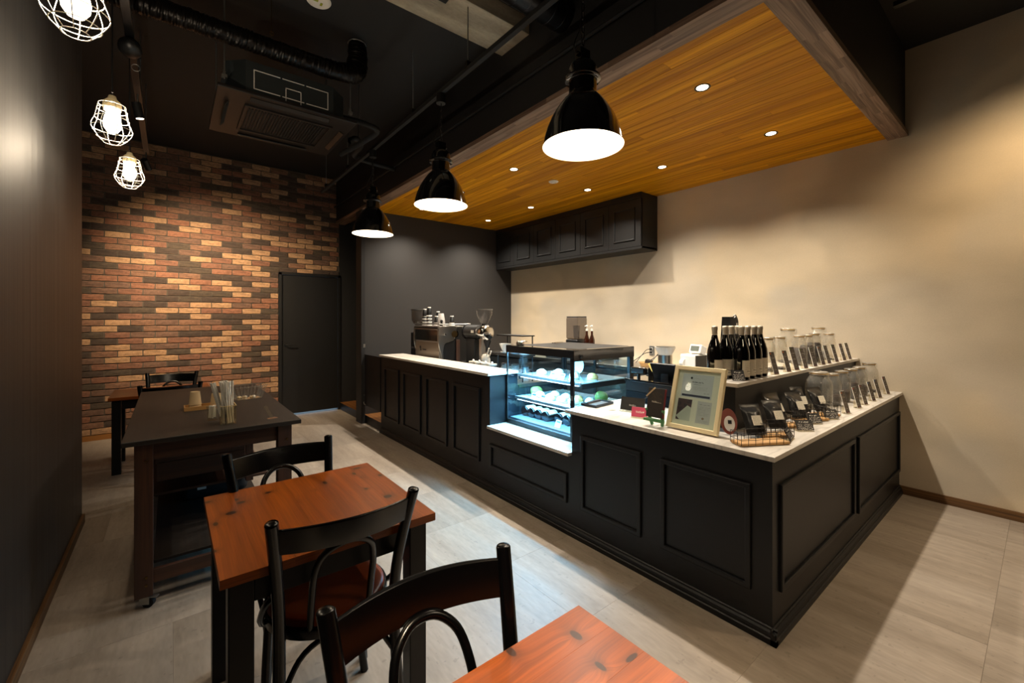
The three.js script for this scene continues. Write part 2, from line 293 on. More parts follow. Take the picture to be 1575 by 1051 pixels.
{ // dropped ceiling over the counter
  const s = struct('ceiling_bulkhead', 'black dropped bulkhead over the counter with a honey coloured plank soffit', 'ceiling');
  part('fascia', [box(2.06, 2.985, -7.06, 2.16, 3.66, -0.73, 'z'), box(2.16, 2.985, -0.83, 4.735, 3.66, -0.73), box(2.16, 2.99, -7.06, 4.735, 3.02, -0.83)], M.darkWall, s);
  const w = (4.735 - 2.2) / 27;
  for (let i = 0; i < 27; i++) {
    const x0 = 2.2 + i * w; let z = -0.83;
    let len = rr(0.4, 1.8);
    while (z > -5.95) { const z0 = Math.max(-5.95, z - len); if (z0 + 5.95 < 0.25 && z0 > -5.95) { len += 0.3; continue; } part('soffit_plank', box(x0 + 0.0016, 2.97, z0 + 0.0007, x0 + w - 0.0016, 2.99, z - 0.0007, 'z', 0, rr(0, 3), rr(0, 1)), M.honey[rnd() * 5 | 0], s); z = z0; len = 1.82; }
  }
  for (let j = 0; j < 3; j++) {
    let z = -0.71 - 0.05 * j; const x0 = 2.05 + j * 0.05;
    while (z > -7.05) { const z0 = Math.max(-7.05, z - rr(0.35, 0.8)); part('trim_board', box(x0, 2.95 + (j === 2 ? 0.001 : 0), z0, x0 + 0.05, 2.987, z, 'z', 0, rr(0, 3), rr(0, 1)), M.walnut[rnd() * 5 | 0], s); z = z0; }
    let x = 2.05 + 0.05 * j + 0.05; const zz = -0.71 - j * 0.043;
    while (x < 4.735) { const x1 = Math.min(4.735, x + rr(0.3, 0.7)); part('trim_board', box(x, 2.95, zz - 0.043, x1, 2.987, zz, 'x', 0, rr(0, 3), rr(0, 1)), M.walnut[rnd() * 5 | 0], s); x = x1; }
  }
}
{ const b = struct('ceiling_beam', 'raw stained concrete beam crossing the dark ceiling', 'beam'); part('beam', box(-0.49, 3.535, -2.705, 2.06, 3.66, -2.373, 'x', 0.004), M.concrete, b); part('plate', box(1.2, 3.528, -2.48, 1.42, 3.536, -2.373), M.ductBlack, b, 'dark steel plate'); }
// ================================================================ counter
const panelZ = (p, x, z0, z1, y0, y1, mat = M.counter) => { const g = ring(Math.abs(z1 - z0), y1 - y0, 0.026, 0.012, 0.005); g.rotateY(-Math.PI / 2); g.translate(x + 0.002, (y0 + y1) / 2, (z0 + z1) / 2); const m = part('panel_moulding', g, mat, p); const h = ring(Math.abs(z1 - z0) - 0.03, y1 - y0 - 0.03, 0.01, 0.004, 0.002); h.rotateY(-Math.PI / 2); h.translate(x + 0.002, (y0 + y1) / 2, (z0 + z1) / 2); part('inner_bead', h, mat, m); };
const panelX = (p, z, x0, x1, y0, y1) => { const g = ring(x1 - x0, y1 - y0, 0.026, 0.012, 0.005); g.translate((x0 + x1) / 2, (y0 + y1) / 2, z - 0.002); const m = part('panel_moulding', g, M.counter, p); const h = ring(x1 - x0 - 0.03, y1 - y0 - 0.03, 0.01, 0.004, 0.002); h.translate((x0 + x1) / 2, (y0 + y1) / 2, z - 0.002); part('inner_bead', h, M.counter, m); };
// stepped skirting profile swept along the foot of the counter
function skirting(dir, a, b, c) {          // dir 'z': along z at x = c facing -x ; dir 'x': along x at z = c facing +z
  const pr = [[0, 0], [0.024, 0], [0.024, 0.026], [0.019, 0.03], [0.019, 0.04], [0.016, 0.05], [0.008, 0.058], [0.008, 0.066], [0.003, 0.07], [0, 0.07]];
  const s = new THREE.Shape(pr.map(p => new THREE.Vector2(p[0], p[1]))), g = new THREE.ExtrudeGeometry(s, { depth: Math.abs(b - a), bevelEnabled: false });
  if (dir === 'z') { g.rotateY(Math.PI); g.translate(c, 0, Math.max(a, b)); } else { g.rotateY(Math.PI / 2); g.scale(1, 1, -1); g.translate(Math.min(a, b), 0, c); const ix = g.attributes.position; for (let i = 0; i < ix.count; i += 3) { for (const A of [g.attributes.position, g.attributes.normal, g.attributes.uv]) { const s0 = []; for (let k = 0; k < A.itemSize; k++) { s0.push(A.array[(i + 1) * A.itemSize + k]); A.array[(i + 1) * A.itemSize + k] = A.array[(i + 2) * A.itemSize + k]; A.array[(i + 2) * A.itemSize + k] = s0[k]; } } } }
  return g;
}
{
  const c = thing('bar_counter', 'black panelled bar counter under the espresso machine', 'counter');
  part('body', [box(2.10, 0, -5.3, 2.40, 0.967, -2.925, 'z'), box(2.40, 0, -5.3, 2.42, 0.86, -2.925, 'z')], M.counter, c);
  for (const [a, b] of [[-5.18, -4.75], [-4.63, -4.19], [-4.07, -3.63], [-3.515, -3.07]]) panelZ(c, 2.10, a, b, 0.208, 0.842);
  part('skirting', skirting('z', -5.3, -2.925, 2.10), M.counter, c);
  const t = thing('bar_worktop', 'long pale marble worktop in front of the espresso machine', 'worktop');
  part('slab', box(2.07, 0.967, -5.295, 2.40, 0.99, -2.91, 'z', 0.003), M.marble, t);
}
{
  const c = thing('display_plinth', 'low black panelled plinth under the lit display case', 'counter');
  part('body', box(2.10, 0, -2.925, 3.0, 0.53, -1.985, 'z'), M.counter, c);
  panelZ(c, 2.10, -2.915, -2.025, 0.203, 0.402);
  part('skirting', skirting('z', -2.925, -1.985, 2.10), M.counter, c);
  const t = thing('display_sill', 'pale marble sill in front of the lit display case', 'sill');
  part('slab', box(2.065, 0.53, -2.922, 3.0, 0.553, -1.988, 'z', 0.003), M.marble, t);
}
{
  const c = thing('sales_counter', 'black panelled sales counter with the corner toward the aisle', 'counter');
  const sh = new THREE.Shape([[2.10, 0.765], [4.73, 0.765], [4.73, 1.43], [2.98, 1.43], [2.98, 1.985], [2.10, 1.985]].map(p => new THREE.Vector2(p[0], p[1])));
  const g = new THREE.ExtrudeGeometry(sh, { depth: 0.816, bevelEnabled: false }); g.rotateX(-Math.PI / 2); part('body', muv(g, 'z'), M.counter, c);
  panelZ(c, 2.10, -1.90, -1.443, 0.202, 0.686); panelZ(c, 2.10, -1.317, -0.853, 0.198, 0.686);
  panelX(c, -0.765, 2.175, 3.375, 0.2, 0.69); panelX(c, -0.765, 3.462, 4.69, 0.19, 0.685);
  part('skirting', [skirting('z', -1.985, -0.741, 2.10), skirting('x', 2.076, 4.73, -0.765)], M.counter, c);
  const t = thing('sales_worktop', 'L-shaped pale marble worktop carrying the register and coffee bags', 'worktop');
  const s2 = new THREE.Shape([[2.07, 0.745], [4.733, 0.745], [4.733, 1.45], [2.99, 1.45], [2.99, 2.02], [2.07, 2.02]].map(p => new THREE.Vector2(p[0], p[1])));
  const g2 = new THREE.ExtrudeGeometry(s2, { depth: 0.018, bevelEnabled: true, bevelSize: 0.0025, bevelThickness: 0.0025, bevelSegments: 2, bevelOffset: -0.0025 }); g2.rotateX(-Math.PI / 2); g2.translate(0, 0.8185, 0);
  part('slab', muv(g2, 'x'), M.marble, t);
  const r = thing('display_riser', 'black riser box carrying the upper shelf of jars', 'riser');
  part('body', box(2.395, 0.8405, -1.36, 4.733, 1.078, -1.055), M.counter, r);
  const u = thing('upper_shelf', 'pale marble upper shelf carrying the bottles and jars', 'shelf');
  part('slab', box(2.371, 1.078, -1.375, 4.733, 1.1, -1.031, 'x', 0.003), M.marble, u);
}
{ // half-height gate between post and counter
  const g = thing('half_gate', 'black half-height swing gate beside the jamb post', 'gate');
  part('leaf', box(2.095, 0.255, -5.87, 2.12, 0.955, -5.32, 'z', 0.002), M.counter, g);
  part('hinge', [cyl(0.014, 0.014, 0.12, 2.09, 0.93, -5.9), cb(0.03, 0.05, 0.05, 2.09, 1.07, -5.9, 0.004)], M.steel, g, 'steel spring hinge');
  part('lower_hinge', tube([[2.09, 0.4, -5.885], [2.085, 0.3, -5.885], [2.085, 0.27, -5.86], [2.1, 0.265, -5.83]], 0.006, 12), M.steel, g, 'steel lower hinge');
}
// work surfaces behind the counter
{
  const b = thing('back_counter', 'stainless steel back counter along the beige wall', 'counter');
  part('cabinet', box(4.10, 0.11, -5.93, 4.73, 0.86, -2.0, 'z'), M.greyMetal, b);
  part('worktop', box(4.08, 0.86, -5.94, 4.733, 0.9, -2.0, 'z', 0.004), M.steel, b);
  const w = thing('bar_workbench', 'stainless workbench carrying the espresso machine and grinders', 'counter');
  part('cabinet', box(2.425, 0.11, -5.6, 3.02, 0.83, -2.96, 'z'), M.greyMetal, w);
  part('worktop', box(2.422, 0.83, -5.6, 3.04, 0.86, -2.945, 'z', 0.003), M.steel, w);
  const r = thing('riser_shelf', 'low dark riser shelf carrying blender and syrups', 'shelf');
  part('top', box(4.22, 0.97, -4.5, 4.72, 0.99, -3.6, 'z', 0.002), M.black, r); part('side', [box(4.22, 0.901, -4.5, 4.72, 0.97, -4.48), box(4.22, 0.901, -3.62, 4.72, 0.97, -3.6)], M.black, r);
}
{ // wall cabinets: six doors
  const c = thing('wall_cabinet', 'black wall cabinet with six panelled doors under the plank soffit', 'cabinet');
  part('carcass', [box(4.42, 2.30, -5.945, 4.733, 2.965, -3.025, 'z'), box(4.40, 2.29, -5.945, 4.733, 2.32, -3.025, 'z')], M.cabinet, c);
  part('cornice', box(4.395, 2.9, -5.945, 4.42, 2.968, -3.025, 'z'), M.cabinet, c);
  const n = 6, w = (5.945 - 3.03) / n;
  for (let i = 0; i < n; i++) { const z0 = -5.945 + i * w; const d = part('door', box(4.397, 2.322, z0 + 0.002, 4.42, 2.897, z0 + w - 0.002, 'z', 0.002), M.cabinet, c); const g = ring(w - 0.17, 0.40, 0.018, 0.009, 0.004); g.rotateY(-Math.PI / 2); g.translate(4.398, 2.60, z0 + w / 2); part('panel_moulding', g, M.cabinet, d); }
}
// wall outlets
for (const [z, l] of [[-3.1, 'grey wall outlet nearer the display case'], [-2.9, 'grey wall outlet nearer the kettle']]) {
  const o = thing('wall_outlet', l, 'outlet', [4.735, 1.045, z]);
  part('plate', cb(0.008, 0.12, 0.07, -0.004, 0, 0, 0.003), M.galv, o, 'grey steel plate'); part('socket', [cb(0.004, 0.03, 0.03, -0.009, 0.022, 0), cb(0.004, 0.03, 0.03, -0.009, -0.022, 0)], M.white, o);
  for (const [y, k] of [[0.022, 1], [-0.02, 2]]) { const p = part('plug', cb(0.035, 0.022, 0.022, -0.026, y, 0, 0.004), M.black, o); part('cord', tube([[-0.04, y, 0], [-0.09, y - 0.01, -0.02 * k], [-0.16, y - 0.06, 0.02 - 0.05 * k], [-0.26, -0.14, -0.06 * k]], 0.0045, 20, 6), M.black, p); }
}
// ================================================================ tables and chairs
function cafeTable(name, label, x0, x1, z0, z1, grain, y = 0.72) {
  const t = thing(name, label, 'table', [(x0 + x1) / 2, 0, (z0 + z1) / 2], 0, 'orange topped cafe tables'), w = x1 - x0, d = z1 - z0, n = 7;
  for (let i = 0; i < n; i++) {
    const a = i / n, b = (i + 1) / n, o = rr(0, 2), e = 0;
    if (grain === 'z') part('stave', box(-w / 2 + a * w + e, y - 0.028, -d / 2, -w / 2 + b * w - e, y, d / 2, 'z', 0.0004, o, rr(0, 1)), M.pine[rnd() * 5 | 0], t);
    else part('stave', box(-w / 2, y - 0.028, -d / 2 + a * d + e, w / 2, y, -d / 2 + b * d - e, 'x', 0.0004, o, rr(0, 1)), M.pine[rnd() * 5 | 0], t);
  }
  const ix = w / 2 - 0.022, iz = d / 2 - 0.03, L2 = 0.066;
  for (const sx of [-1, 1]) for (const sz of [-1, 1]) part('leg', box(Math.min(sx * ix, sx * (ix - L2)), 0, Math.min(sz * iz, sz * (iz - L2)), Math.max(sx * ix, sx * (ix - L2)), y - 0.0285, Math.max(sz * iz, sz * (iz - L2)), 'y', 0.004), M.tableBlack, t);
  for (const s of [-1, 1]) { part('apron', cb(w - 0.18, 0.09, 0.02, 0, y - 0.074, s * (iz - 0.03), 0.002), M.tableBlack, t); part('apron', cb(0.02, 0.09, d - 0.19, s * (ix - 0.03), y - 0.074, 0, 0.002), M.tableBlack, t); }
  return t;
}
cafeTable('cafe_table', 'orange pine cafe table with a pair of chairs, beyond the nearest chair', 0.107, 0.778, -2.147, -1.434, 'z');
cafeTable('cafe_table', 'nearest orange pine cafe table cut off by the picture edge', 0.092, 0.812, -0.744, -0.07, 'x');
cafeTable('cafe_table', 'far orange cafe table in front of the brick wall', -0.445, 0.33, -5.94, -5.34, 'x');

function makeChair() {
  const c = thing('bistro_chair', 'black bentwood bistro chair', 'chair', [0, 0, 0], 0, 'black bentwood bistro chairs');
  const st = []; for (let i = 0; i <= 14; i++) { const a = i / 14 * Math.PI / 2; st.push([0.197 * Math.cos(Math.PI / 2 - a) * 1, 0.482 - 0.022 * (1 - Math.cos(Math.PI / 2 - (Math.PI / 2 - a)))]); }
  const dome = lathe([[0, 0.474], [0.06, 0.4745], [0.12, 0.477], [0.16, 0.479], [0.185, 0.476], [0.196, 0.468], [0.199, 0.455]].map(p => p), 40);
  dome.scale(1.0, 1, 1.02); part('seat', dome, M.leather, c, 'brown leather seat pad');
  part('seat_ring', [lathe([[0.17, 0.42], [0.199, 0.418], [0.208, 0.424], [0.209, 0.452], [0.205, 0.459], [0.196, 0.46], [0.17, 0.45]], 40).scale(1, 1, 1.02)], M.blackPaint, c);
  for (const s of [-1, 1]) {
    const pts = [[s * 0.20, 0, -0.245], [s * 0.186, 0.2, -0.205], [s * 0.181, 0.44, -0.185], [s * 0.184, 0.56, -0.197], [s * 0.197, 0.72, -0.238], [s * 0.213, 0.865, -0.285]];
    const g = tube(pts, 0.0185, 30, 14);
    const cap = new THREE.SphereGeometry(0.0185, 14, 6, 0, Math.PI * 2, 0, Math.PI / 2); cap.scale(1, 0.4, 1); cap.translate(s * 0.213, 0.864, -0.2848);
    part('back_post', [g, cap], M.blackPaint, c);
    part('front_leg', tube([[s * 0.15, 0.43, 0.13], [s * 0.165, 0.25, 0.15], [s * 0.185, 0, 0.185]], 0.0155, 14, 12), M.blackPaint, c);
    part('side_brace', tube([[s * 0.186, 0.62, -0.21], [s * 0.212, 0.57, -0.16], [s * 0.222, 0.49, -0.09], [s * 0.213, 0.435, -0.03]], 0.0105, 18, 8), M.blackPaint, c);
    part('leg_arch', tube([[s * 0.185, 0.27, -0.195], [s * 0.17, 0.37, -0.13], [s * 0.165, 0.405, -0.02], [s * 0.165, 0.37, 0.09], [s * 0.162, 0.28, 0.142]], 0.0095, 22, 8), M.blackPaint, c);
  }
  part('leg_arch', tube([[-0.162, 0.28, 0.145], [-0.1, 0.375, 0.13], [0, 0.405, 0.125], [0.1, 0.375, 0.13], [0.162, 0.28, 0.145]], 0.0095, 22, 8), M.blackPaint, c);
  part('leg_arch', tube([[-0.183, 0.27, -0.195], [-0.11, 0.375, -0.17], [0, 0.405, -0.165], [0.11, 0.375, -0.17], [0.183, 0.27, -0.195]], 0.0095, 22, 8), M.blackPaint, c);
  // curved top rail
  const n = 20, P = [], I = [], yb = 0.757, yt = 0.843, th = 0.012;
  const nearPost = (x, y) => -0.285 + (0.865 - y) * 0.30;
  for (let i = 0; i <= n; i++) {
    const u = i / n * 2 - 1, x = u * 0.203, bow = -0.05 * (1 - u * u), edge = 0.008 * u * u, ny = 2 * 0.05 * u / 0.203, l = Math.hypot(1, ny), nx = -(-ny) / l, nz = 1 / l;
    for (const [y, s] of [[yb + 0.004, 1], [yb, 0], [yb + 0.004, -1], [yt - 0.004, -1], [yt + 0.004 * (1 - u * u), 0], [yt - 0.004, 1]]) P.push(x - s * th / 2 * ny / l * 1, y, nearPost(x, y) + bow + s * th / 2 * nz);
  }
  for (let i = 0; i < n; i++) for (let k = 0; k < 6; k++) { const a = i * 6 + k, b = i * 6 + (k + 1) % 6; I.push(a, b, b + 6, a, b + 6, a + 6); }
  const g = new THREE.BufferGeometry(); g.setAttribute('position', new THREE.Float32BufferAttribute(P, 3)); g.setIndex(I); g.computeVertexNormals();
  part('top_rail', g, M.blackPaint, c);
  part('back_hoop', tube([[-0.092, 0.44, -0.175], [-0.093, 0.56, -0.205], [-0.09, 0.66, -0.24], [-0.072, 0.725, -0.272], [-0.035, 0.757, -0.292], [0, 0.764, -0.296], [0.035, 0.757, -0.292], [0.072, 0.725, -0.272], [0.09, 0.66, -0.24], [0.093, 0.56, -0.205], [0.092, 0.44, -0.175]], 0.0112, 60, 10), M.blackPaint, c);
  return c;
}
const chair = makeChair();
const D = Math.PI / 180;
chair.position.set(0.436, 0, -0.60); chair.rotation.y = 3.75 * -D; chair.userData.label = 'nearest black bentwood chair, tucked under the table at the picture edge';
dup(chair, [0.452, 0, -1.648], Math.PI - 3 * D, 'black bentwood chair with brown seat, second from the camera');
dup(chair, [0.425, 0, -1.925], 5 * D, 'black bentwood chair between the orange table and the large dark table');
dup(chair, [-0.003, 0, -5.17], Math.PI + 2 * D, 'black bentwood chair just behind the far edge of the large dark table');
dup(chair, [-0.02, 0, -5.655], -8 * D, 'black bentwood chair standing against the brick wall');

{ // large dark service table on castors
  const t = thing('service_table', 'large dark brown wooden service table on castors', 'table', [0.212, 0, -3.685]);
  part('top', box(-0.398, 0.825, -0.915, 0.398, 0.85, 0.915, 'z', 0.004), M.blackWood, t, 'near-black stained table top');
  for (const sx of [-1, 1]) for (const sz of [-1, 1]) {
    const x = sx * 0.315, z = sz * 0.854, lg = part('leg', box(x - 0.036, 0.062, z - 0.036, x + 0.036, 0.8245, z + 0.036, 'y', 0.002), M.brownWood, t);
    part('bolt', [0.12, 0.16, 0.74].map(y => cyl(0.006, 0.006, 0.004, 0, 0, 0, 10).rotateX(Math.PI / 2).translate(x + 0.01, y, z + sz * 0.036)), M.brass, lg);
    const cr = 1.05, ca = part('castor', [cb(0.05, 0.006, 0.05, x, 0.059, z, 0.001), at(box(-0.017, 0.02, -0.012, -0.013, 0.057, 0.032), x, 0, z, cr), at(box(0.013, 0.02, -0.012, 0.017, 0.057, 0.032), x, 0, z, cr)], M.galv, t);
    part('wheel', at(cyl(0.026, 0.026, 0.022, 0, -0.011, 0, 24).rotateZ(Math.PI / 2).translate(0, 0.0265, 0.022), x, 0, z, cr), M.rubber, ca); part('brake_tab', at(box(-0.012, 0.05, 0.03, 0.012, 0.054, 0.062), x, 0, z, cr), M.galv, ca);
  }
  for (const s of [-1, 1]) {
    part('apron', box(-0.279, 0.735, s * 0.854 - 0.012, 0.279, 0.8245, s * 0.854 + 0.012, 'x', 0.002), M.brownWood, t);
    part('long_apron', box(s * 0.315 - 0.012, 0.735, -0.818, s * 0.315 + 0.012, 0.8245, 0.818, 'z', 0.002), M.brownWood, t);
    part('stretcher', box(-0.279, 0.112, s * 0.854 - 0.012, 0.279, 0.18, s * 0.854 + 0.012, 'x', 0.002), M.brownWood, t);
  }
  part('inner_post', box(0.17, 0.40, 0.42, 0.21, 0.82, 0.46, 'y'), M.brownWood, t);
  part('drawer_front', box(-0.275, 0.51, 0.46, 0.16, 0.615, 0.49, 'x', 0.002), M.brownWood, t); part('drawer_front', box(-0.275, 0.617, 0.46, 0.16, 0.735, 0.49, 'x', 0.002), M.brownWood, t);
  part('drawer_box', [box(-0.275, 0.51, -0.5, 0.16, 0.53, 0.46, 'z')], M.brownWood, t);
  part('bottom_shelf', box(-0.279, 0.182, -0.84, 0.279, 0.198, 0.80, 'z', 0.002), M.blackWood, t);
  part('lower_shelf', box(-0.30, 0.40, -0.80, 0.30, 0.415, 0.40, 'z', 0.002), M.brownWood, t);
}
{ const b = thing('storage_bag', 'black bag on the bottom shelf of the large dark table', 'bag', [0.25, 0.1985, -3.9]); const g = box(-0.2, 0.0, -0.26, 0.2, 0.13, 0.26, 'x', 0.05); part('bag', g, M.rubber, b); part('handle', tube([[-0.1, 0.128, 0], [-0.06, 0.17, 0], [0.06, 0.17, 0], [0.1, 0.128, 0]], 0.008, 20), M.rubber, b); part('tag', cb(0.05, 0.016, 0.002, -0.08, 0.08, 0.261), M.paper, b); }
const before = scene.children.length;
// things on the service table (top at 0.82)
{
  const Y = 0.8205;   // laid out at 0.82 high, then moved to the 0.85 top below
  const b = thing('straw_box', 'clear acrylic box full of paper wrapped straws', 'holder', [0.2715, Y, -3.10]);
  part('wall', [cb(0.078, 0.108, 0.003, 0, 0.054, 0.059), cb(0.078, 0.108, 0.003, 0, 0.054, -0.059), cb(0.003, 0.108, 0.116, -0.0375, 0.054, 0), cb(0.003, 0.108, 0.116, 0.0375, 0.054, 0), cb(0.078, 0.003, 0.118, 0, 0.0015, 0)], M.acrylic, b);
  part('rim', ring(0.08, 0.12, 0.003, 0.003).rotateX(-Math.PI / 2).translate(0, 0.106, 0), std({ color: 0xd8c48c, roughness: 0.3 }), b);
  const sg = cyl(0.0042, 0.0042, 0.245, 0, 0, 0, 8);
  for (let i = 0; i < 44; i++) {
    const blk = i > 38, s = thing('straw', blk ? 'black stirrer standing among the wrapped straws' : 'white paper wrapped straw in the acrylic box', 'straw', [0.2715 + rr(-0.027, 0.027), Y + 0.004, -3.10 + rr(-0.045, 0.045)], 0, blk ? 'black stirrers in the straw box' : 'wrapped straws in the acrylic box');
    part('straw', sg, blk ? M.black : M.paper, s); s.rotation.set(rr(-0.1, 0.08), 0, i % 3 === 0 ? rr(0.08, 0.26) : rr(-0.04, 0.09));
  }
  const g = thing('syrup_dish', 'small clear tumbler with white paper sachets behind the straw box', 'tumbler', [0.205, Y, -3.24]);
  part('tumbler', lathe([[0, 0], [0.026, 0], [0.03, 0.07], [0.032, 0.085]], 24), M.acrylic, g); for (let i = 0; i < 5; i++) part('sachet', at(cb(0.03, 0.075, 0.004, 0, 0, 0, 0.001), rr(-0.01, 0.01), 0.05, rr(-0.012, 0.012), i * 0.6, 0.1), M.paper, g);
  const tr = thing('wooden_tray', 'narrow oak tray holding upturned paper cups', 'tray', [0.19, Y, -3.69]);
  part('base', cb(0.235, 0.008, 0.115, 0, 0.004, 0, 0.002), M.oak, tr); part('rim', [cb(0.235, 0.026, 0.007, 0, 0.013, 0.0555, 0.001), cb(0.235, 0.026, 0.007, 0, 0.013, -0.0555, 0.001), cb(0.007, 0.026, 0.11, 0.114, 0.013, 0, 0.001), cb(0.007, 0.026, 0.11, -0.114, 0.013, 0, 0.001)], M.oak, tr);
  const cup = (l, x, z, dy) => { const c = thing('paper_cup', l, 'cup', [x, Y + 0.0085 + dy, z], 0, 'upturned paper cups on the oak tray'); part('wall', lathe([[0.036, 0], [0.0375, 0.002], [0.036, 0.004], [0.027, 0.088], [0.026, 0.088], [0.0255, 0.084], [0, 0.084]], 28), M.kraft, c); part('rim', torus(0.0365, 0.0018, 0, 0.002, 0, 28), M.kraft, c); };
  cup('lower upturned cream paper cup at the left end of the oak tray', 0.135, -3.69, 0); cup('upper cream paper cup stacked on the left end of the oak tray', 0.135, -3.69, 0.026); cup('lone cream paper cup at the right end of the oak tray', 0.255, -3.69, 0);
  const d = thing('ribbed_dish', 'clear ribbed acrylic basket with sweets on the large dark table', 'dish', [0.475, Y, -3.93], 0.2);
  part('base', cb(0.17, 0.004, 0.10, 0, 0.002, 0, 0.001), M.acrylic, d);
  const ribs = []; for (let i = 0; i < 9; i++) { const u = i / 8 * 2 - 1; for (const s of [-1, 1]) ribs.push(rod(V(u * 0.085, 0.004, s * 0.05), V(u * 0.112, 0.095, s * 0.066), 0.0025, 6)); } for (let i = 0; i < 5; i++) { const u = i / 4 * 2 - 1; for (const s of [-1, 1]) ribs.push(rod(V(s * 0.085, 0.004, u * 0.05), V(s * 0.118, 0.1, u * 0.062), 0.003, 6)); }
  part('rib', ribs, M.glass, d); part('rim', tube([[-0.118, 0.1, -0.066], [0.118, 0.1, -0.066], [0.122, 0.103, 0], [0.118, 0.1, 0.066], [-0.118, 0.1, 0.066], [-0.122, 0.103, 0]], 0.003, 60, 6, true), M.glass, d);
  for (let i = 0; i < 7; i++) { const s = thing('wrapped_sweet', 'small cream wrapped sweet lying in the ribbed basket', 'sweet', [0.475 + rr(-0.06, 0.06), Y + 0.012, -3.93 + rr(-0.03, 0.03)], rr(0, 3), 'sweets in the ribbed basket'); part('sweet', cb(0.028, 0.014, 0.02, 0, 0, 0, 0.005), i % 3 ? M.kraft : M.paper, s); }
  const st = thing('card_stand', 'small clear acrylic card stand near the table corner', 'stand', [0.5, Y, -3.06], 0.4);
  part('foot', cb(0.05, 0.002, 0.04, 0, 0.001, 0.01), M.acrylic, st); part('back', at(cb(0.02, 0.085, 0.002), -0.012, 0.04, -0.012, 0, -0.3, 0.35), M.acrylic, st);
}
for (const o of scene.children.slice(before)) { o.position.set(o.position.x * 0.952, 0.8505 + (o.position.y - 0.8205) * 0.952, o.position.z * 0.952); o.scale.multiplyScalar(0.952); }
// ================================================================ lamps
function lampLight(o, x, y, z, color, I, r = 1) { const l = new THREE.PointLight(color, I); l.position.set(x, y, z); l.castShadow = true; l.shadow.radius = r; l.name = 'bulb'; o.add(l); return l; }
function spotLight(o, p, target, color, I, ang, pen, r = 1) { const l = new THREE.SpotLight(color, I, 0, ang, pen); l.position.copy(p); l.target.position.copy(target); o.add(l, l.target); l.castShadow = true; l.shadow.radius = r; return l; }
// industrial pendants on the right track; last one unseen, added to light the nearest table
const pendantNames = ['black dome pendant lamp nearest the camera', 'middle black dome pendant lamp', 'farthest black dome pendant lamp by the brick wall', 'black dome pendant lamp just outside the picture'];
[-1.40, -2.785, -4.14, 0.32].forEach((z, i) => {
  const p = thing('pendant_lamp', pendantNames[i], 'lamp', [1.557, 2.28, z], 0, 'dome pendant lamps on the track');
  part('shade', lathe([[0.1945, 0], [0.195, 0.004], [0.1915, 0.012], [0.186, 0.04], [0.173, 0.085], [0.152, 0.135], [0.124, 0.182], [0.094, 0.222], [0.07, 0.246], [0.066, 0.252]], 56), M.blackGloss, p, 'glossy black enamel dome');
  part('reflector', lathe([[0.064, 0.247], [0.092, 0.219], [0.122, 0.179], [0.15, 0.132], [0.171, 0.083], [0.184, 0.039], [0.1895, 0.011], [0.193, 0.001], [0.1945, 0]], 56), M.enamel, p, 'white enamel inside');
  part('collar', lathe([[0.066, 0.25], [0.062, 0.256], [0.066, 0.262], [0.066, 0.312], [0.071, 0.316], [0.086, 0.318], [0.087, 0.328], [0.070, 0.333], [0.068, 0.34], [0.068, 0.37], [0.061, 0.39], [0.048, 0.404], [0.0, 0.408]], 40), M.blackGloss, p);
  part('cap_plate', cyl(0.064, 0.064, 0.004, 0, 0.246, 0, 32), M.enamel, p);
  part('bracket', [box(-0.033, 0.404, -0.02, 0.033, 0.468, 0.02, 'x', 0.004), at(cyl(0.011, 0.011, 0.09, 0, -0.045, 0, 12), 0, 0.437, 0, 0, 0, Math.PI / 2), cyl(0.004, 0.004, 0.03, 0, 0.465, 0, 8)], M.blackGloss, p);
  const links = []; for (let y = 0.50, k = 0; y < 0.70; y += 0.034, k++) { const g = new THREE.TorusGeometry(0.0125, 0.0032, 6, 14); g.scale(0.7, 1.5, 1); if (k % 2) g.rotateY(Math.PI / 2); g.translate(0, y, 0); links.push(g); }
  part('chain', links, M.black, p); part('stem', rod(V(0, 0.70, 0), V(0, 0.755, 0), 0.004), M.black, p);
  part('canopy', cyl(0.034, 0.034, 0.07, 0, 0.752, 0, 24), M.black, p);
  part('cable', tube([[-0.045, 0.437, 0], [-0.06, 0.45, 0], [-0.055, 0.49, 0], [-0.03, 0.54, 0], [-0.012, 0.6, 0], [-0.006, 0.7, 0]], 0.003, 24, 6), M.black, p);
  part('bulb', lathe([[0, 0.105], [0.03, 0.11], [0.046, 0.135], [0.05, 0.16], [0.042, 0.19], [0.022, 0.222], [0.018, 0.246]], 24), M.bulb, p, 'lit bulb');
  lampLight(p, 0, 0.15, 0, WARM, L.pendant, 2.2);
});
{ // right track
  const t = thing('light_track', 'black lighting track carrying the dome pendants', 'track'); part('rail', box(1.541, 3.1, -5.96, 1.573, 3.13, 2.6, 'z', 0.002), M.rubber, t);
  for (const z of [-5.75, -4.9, -3.25, -2.42, -0.4, 1.4]) { const h = part('hanger_rod', rod(V(1.557, 3.13, z), V(1.557, 3.66, z), 0.004), M.galv, t); part('clamp', cb(0.034, 0.06, 0.03, 1.557, 3.14, z, 0.003), M.wire, h); }
  const c = thing('ceiling_conduit', 'black conduit pipe running along the black fascia', 'pipe'); part('pipe', rod(V(2.03, 3.21, -7.04), V(2.03, 3.21, 2.0), 0.012, 10), M.rubber, c);
}
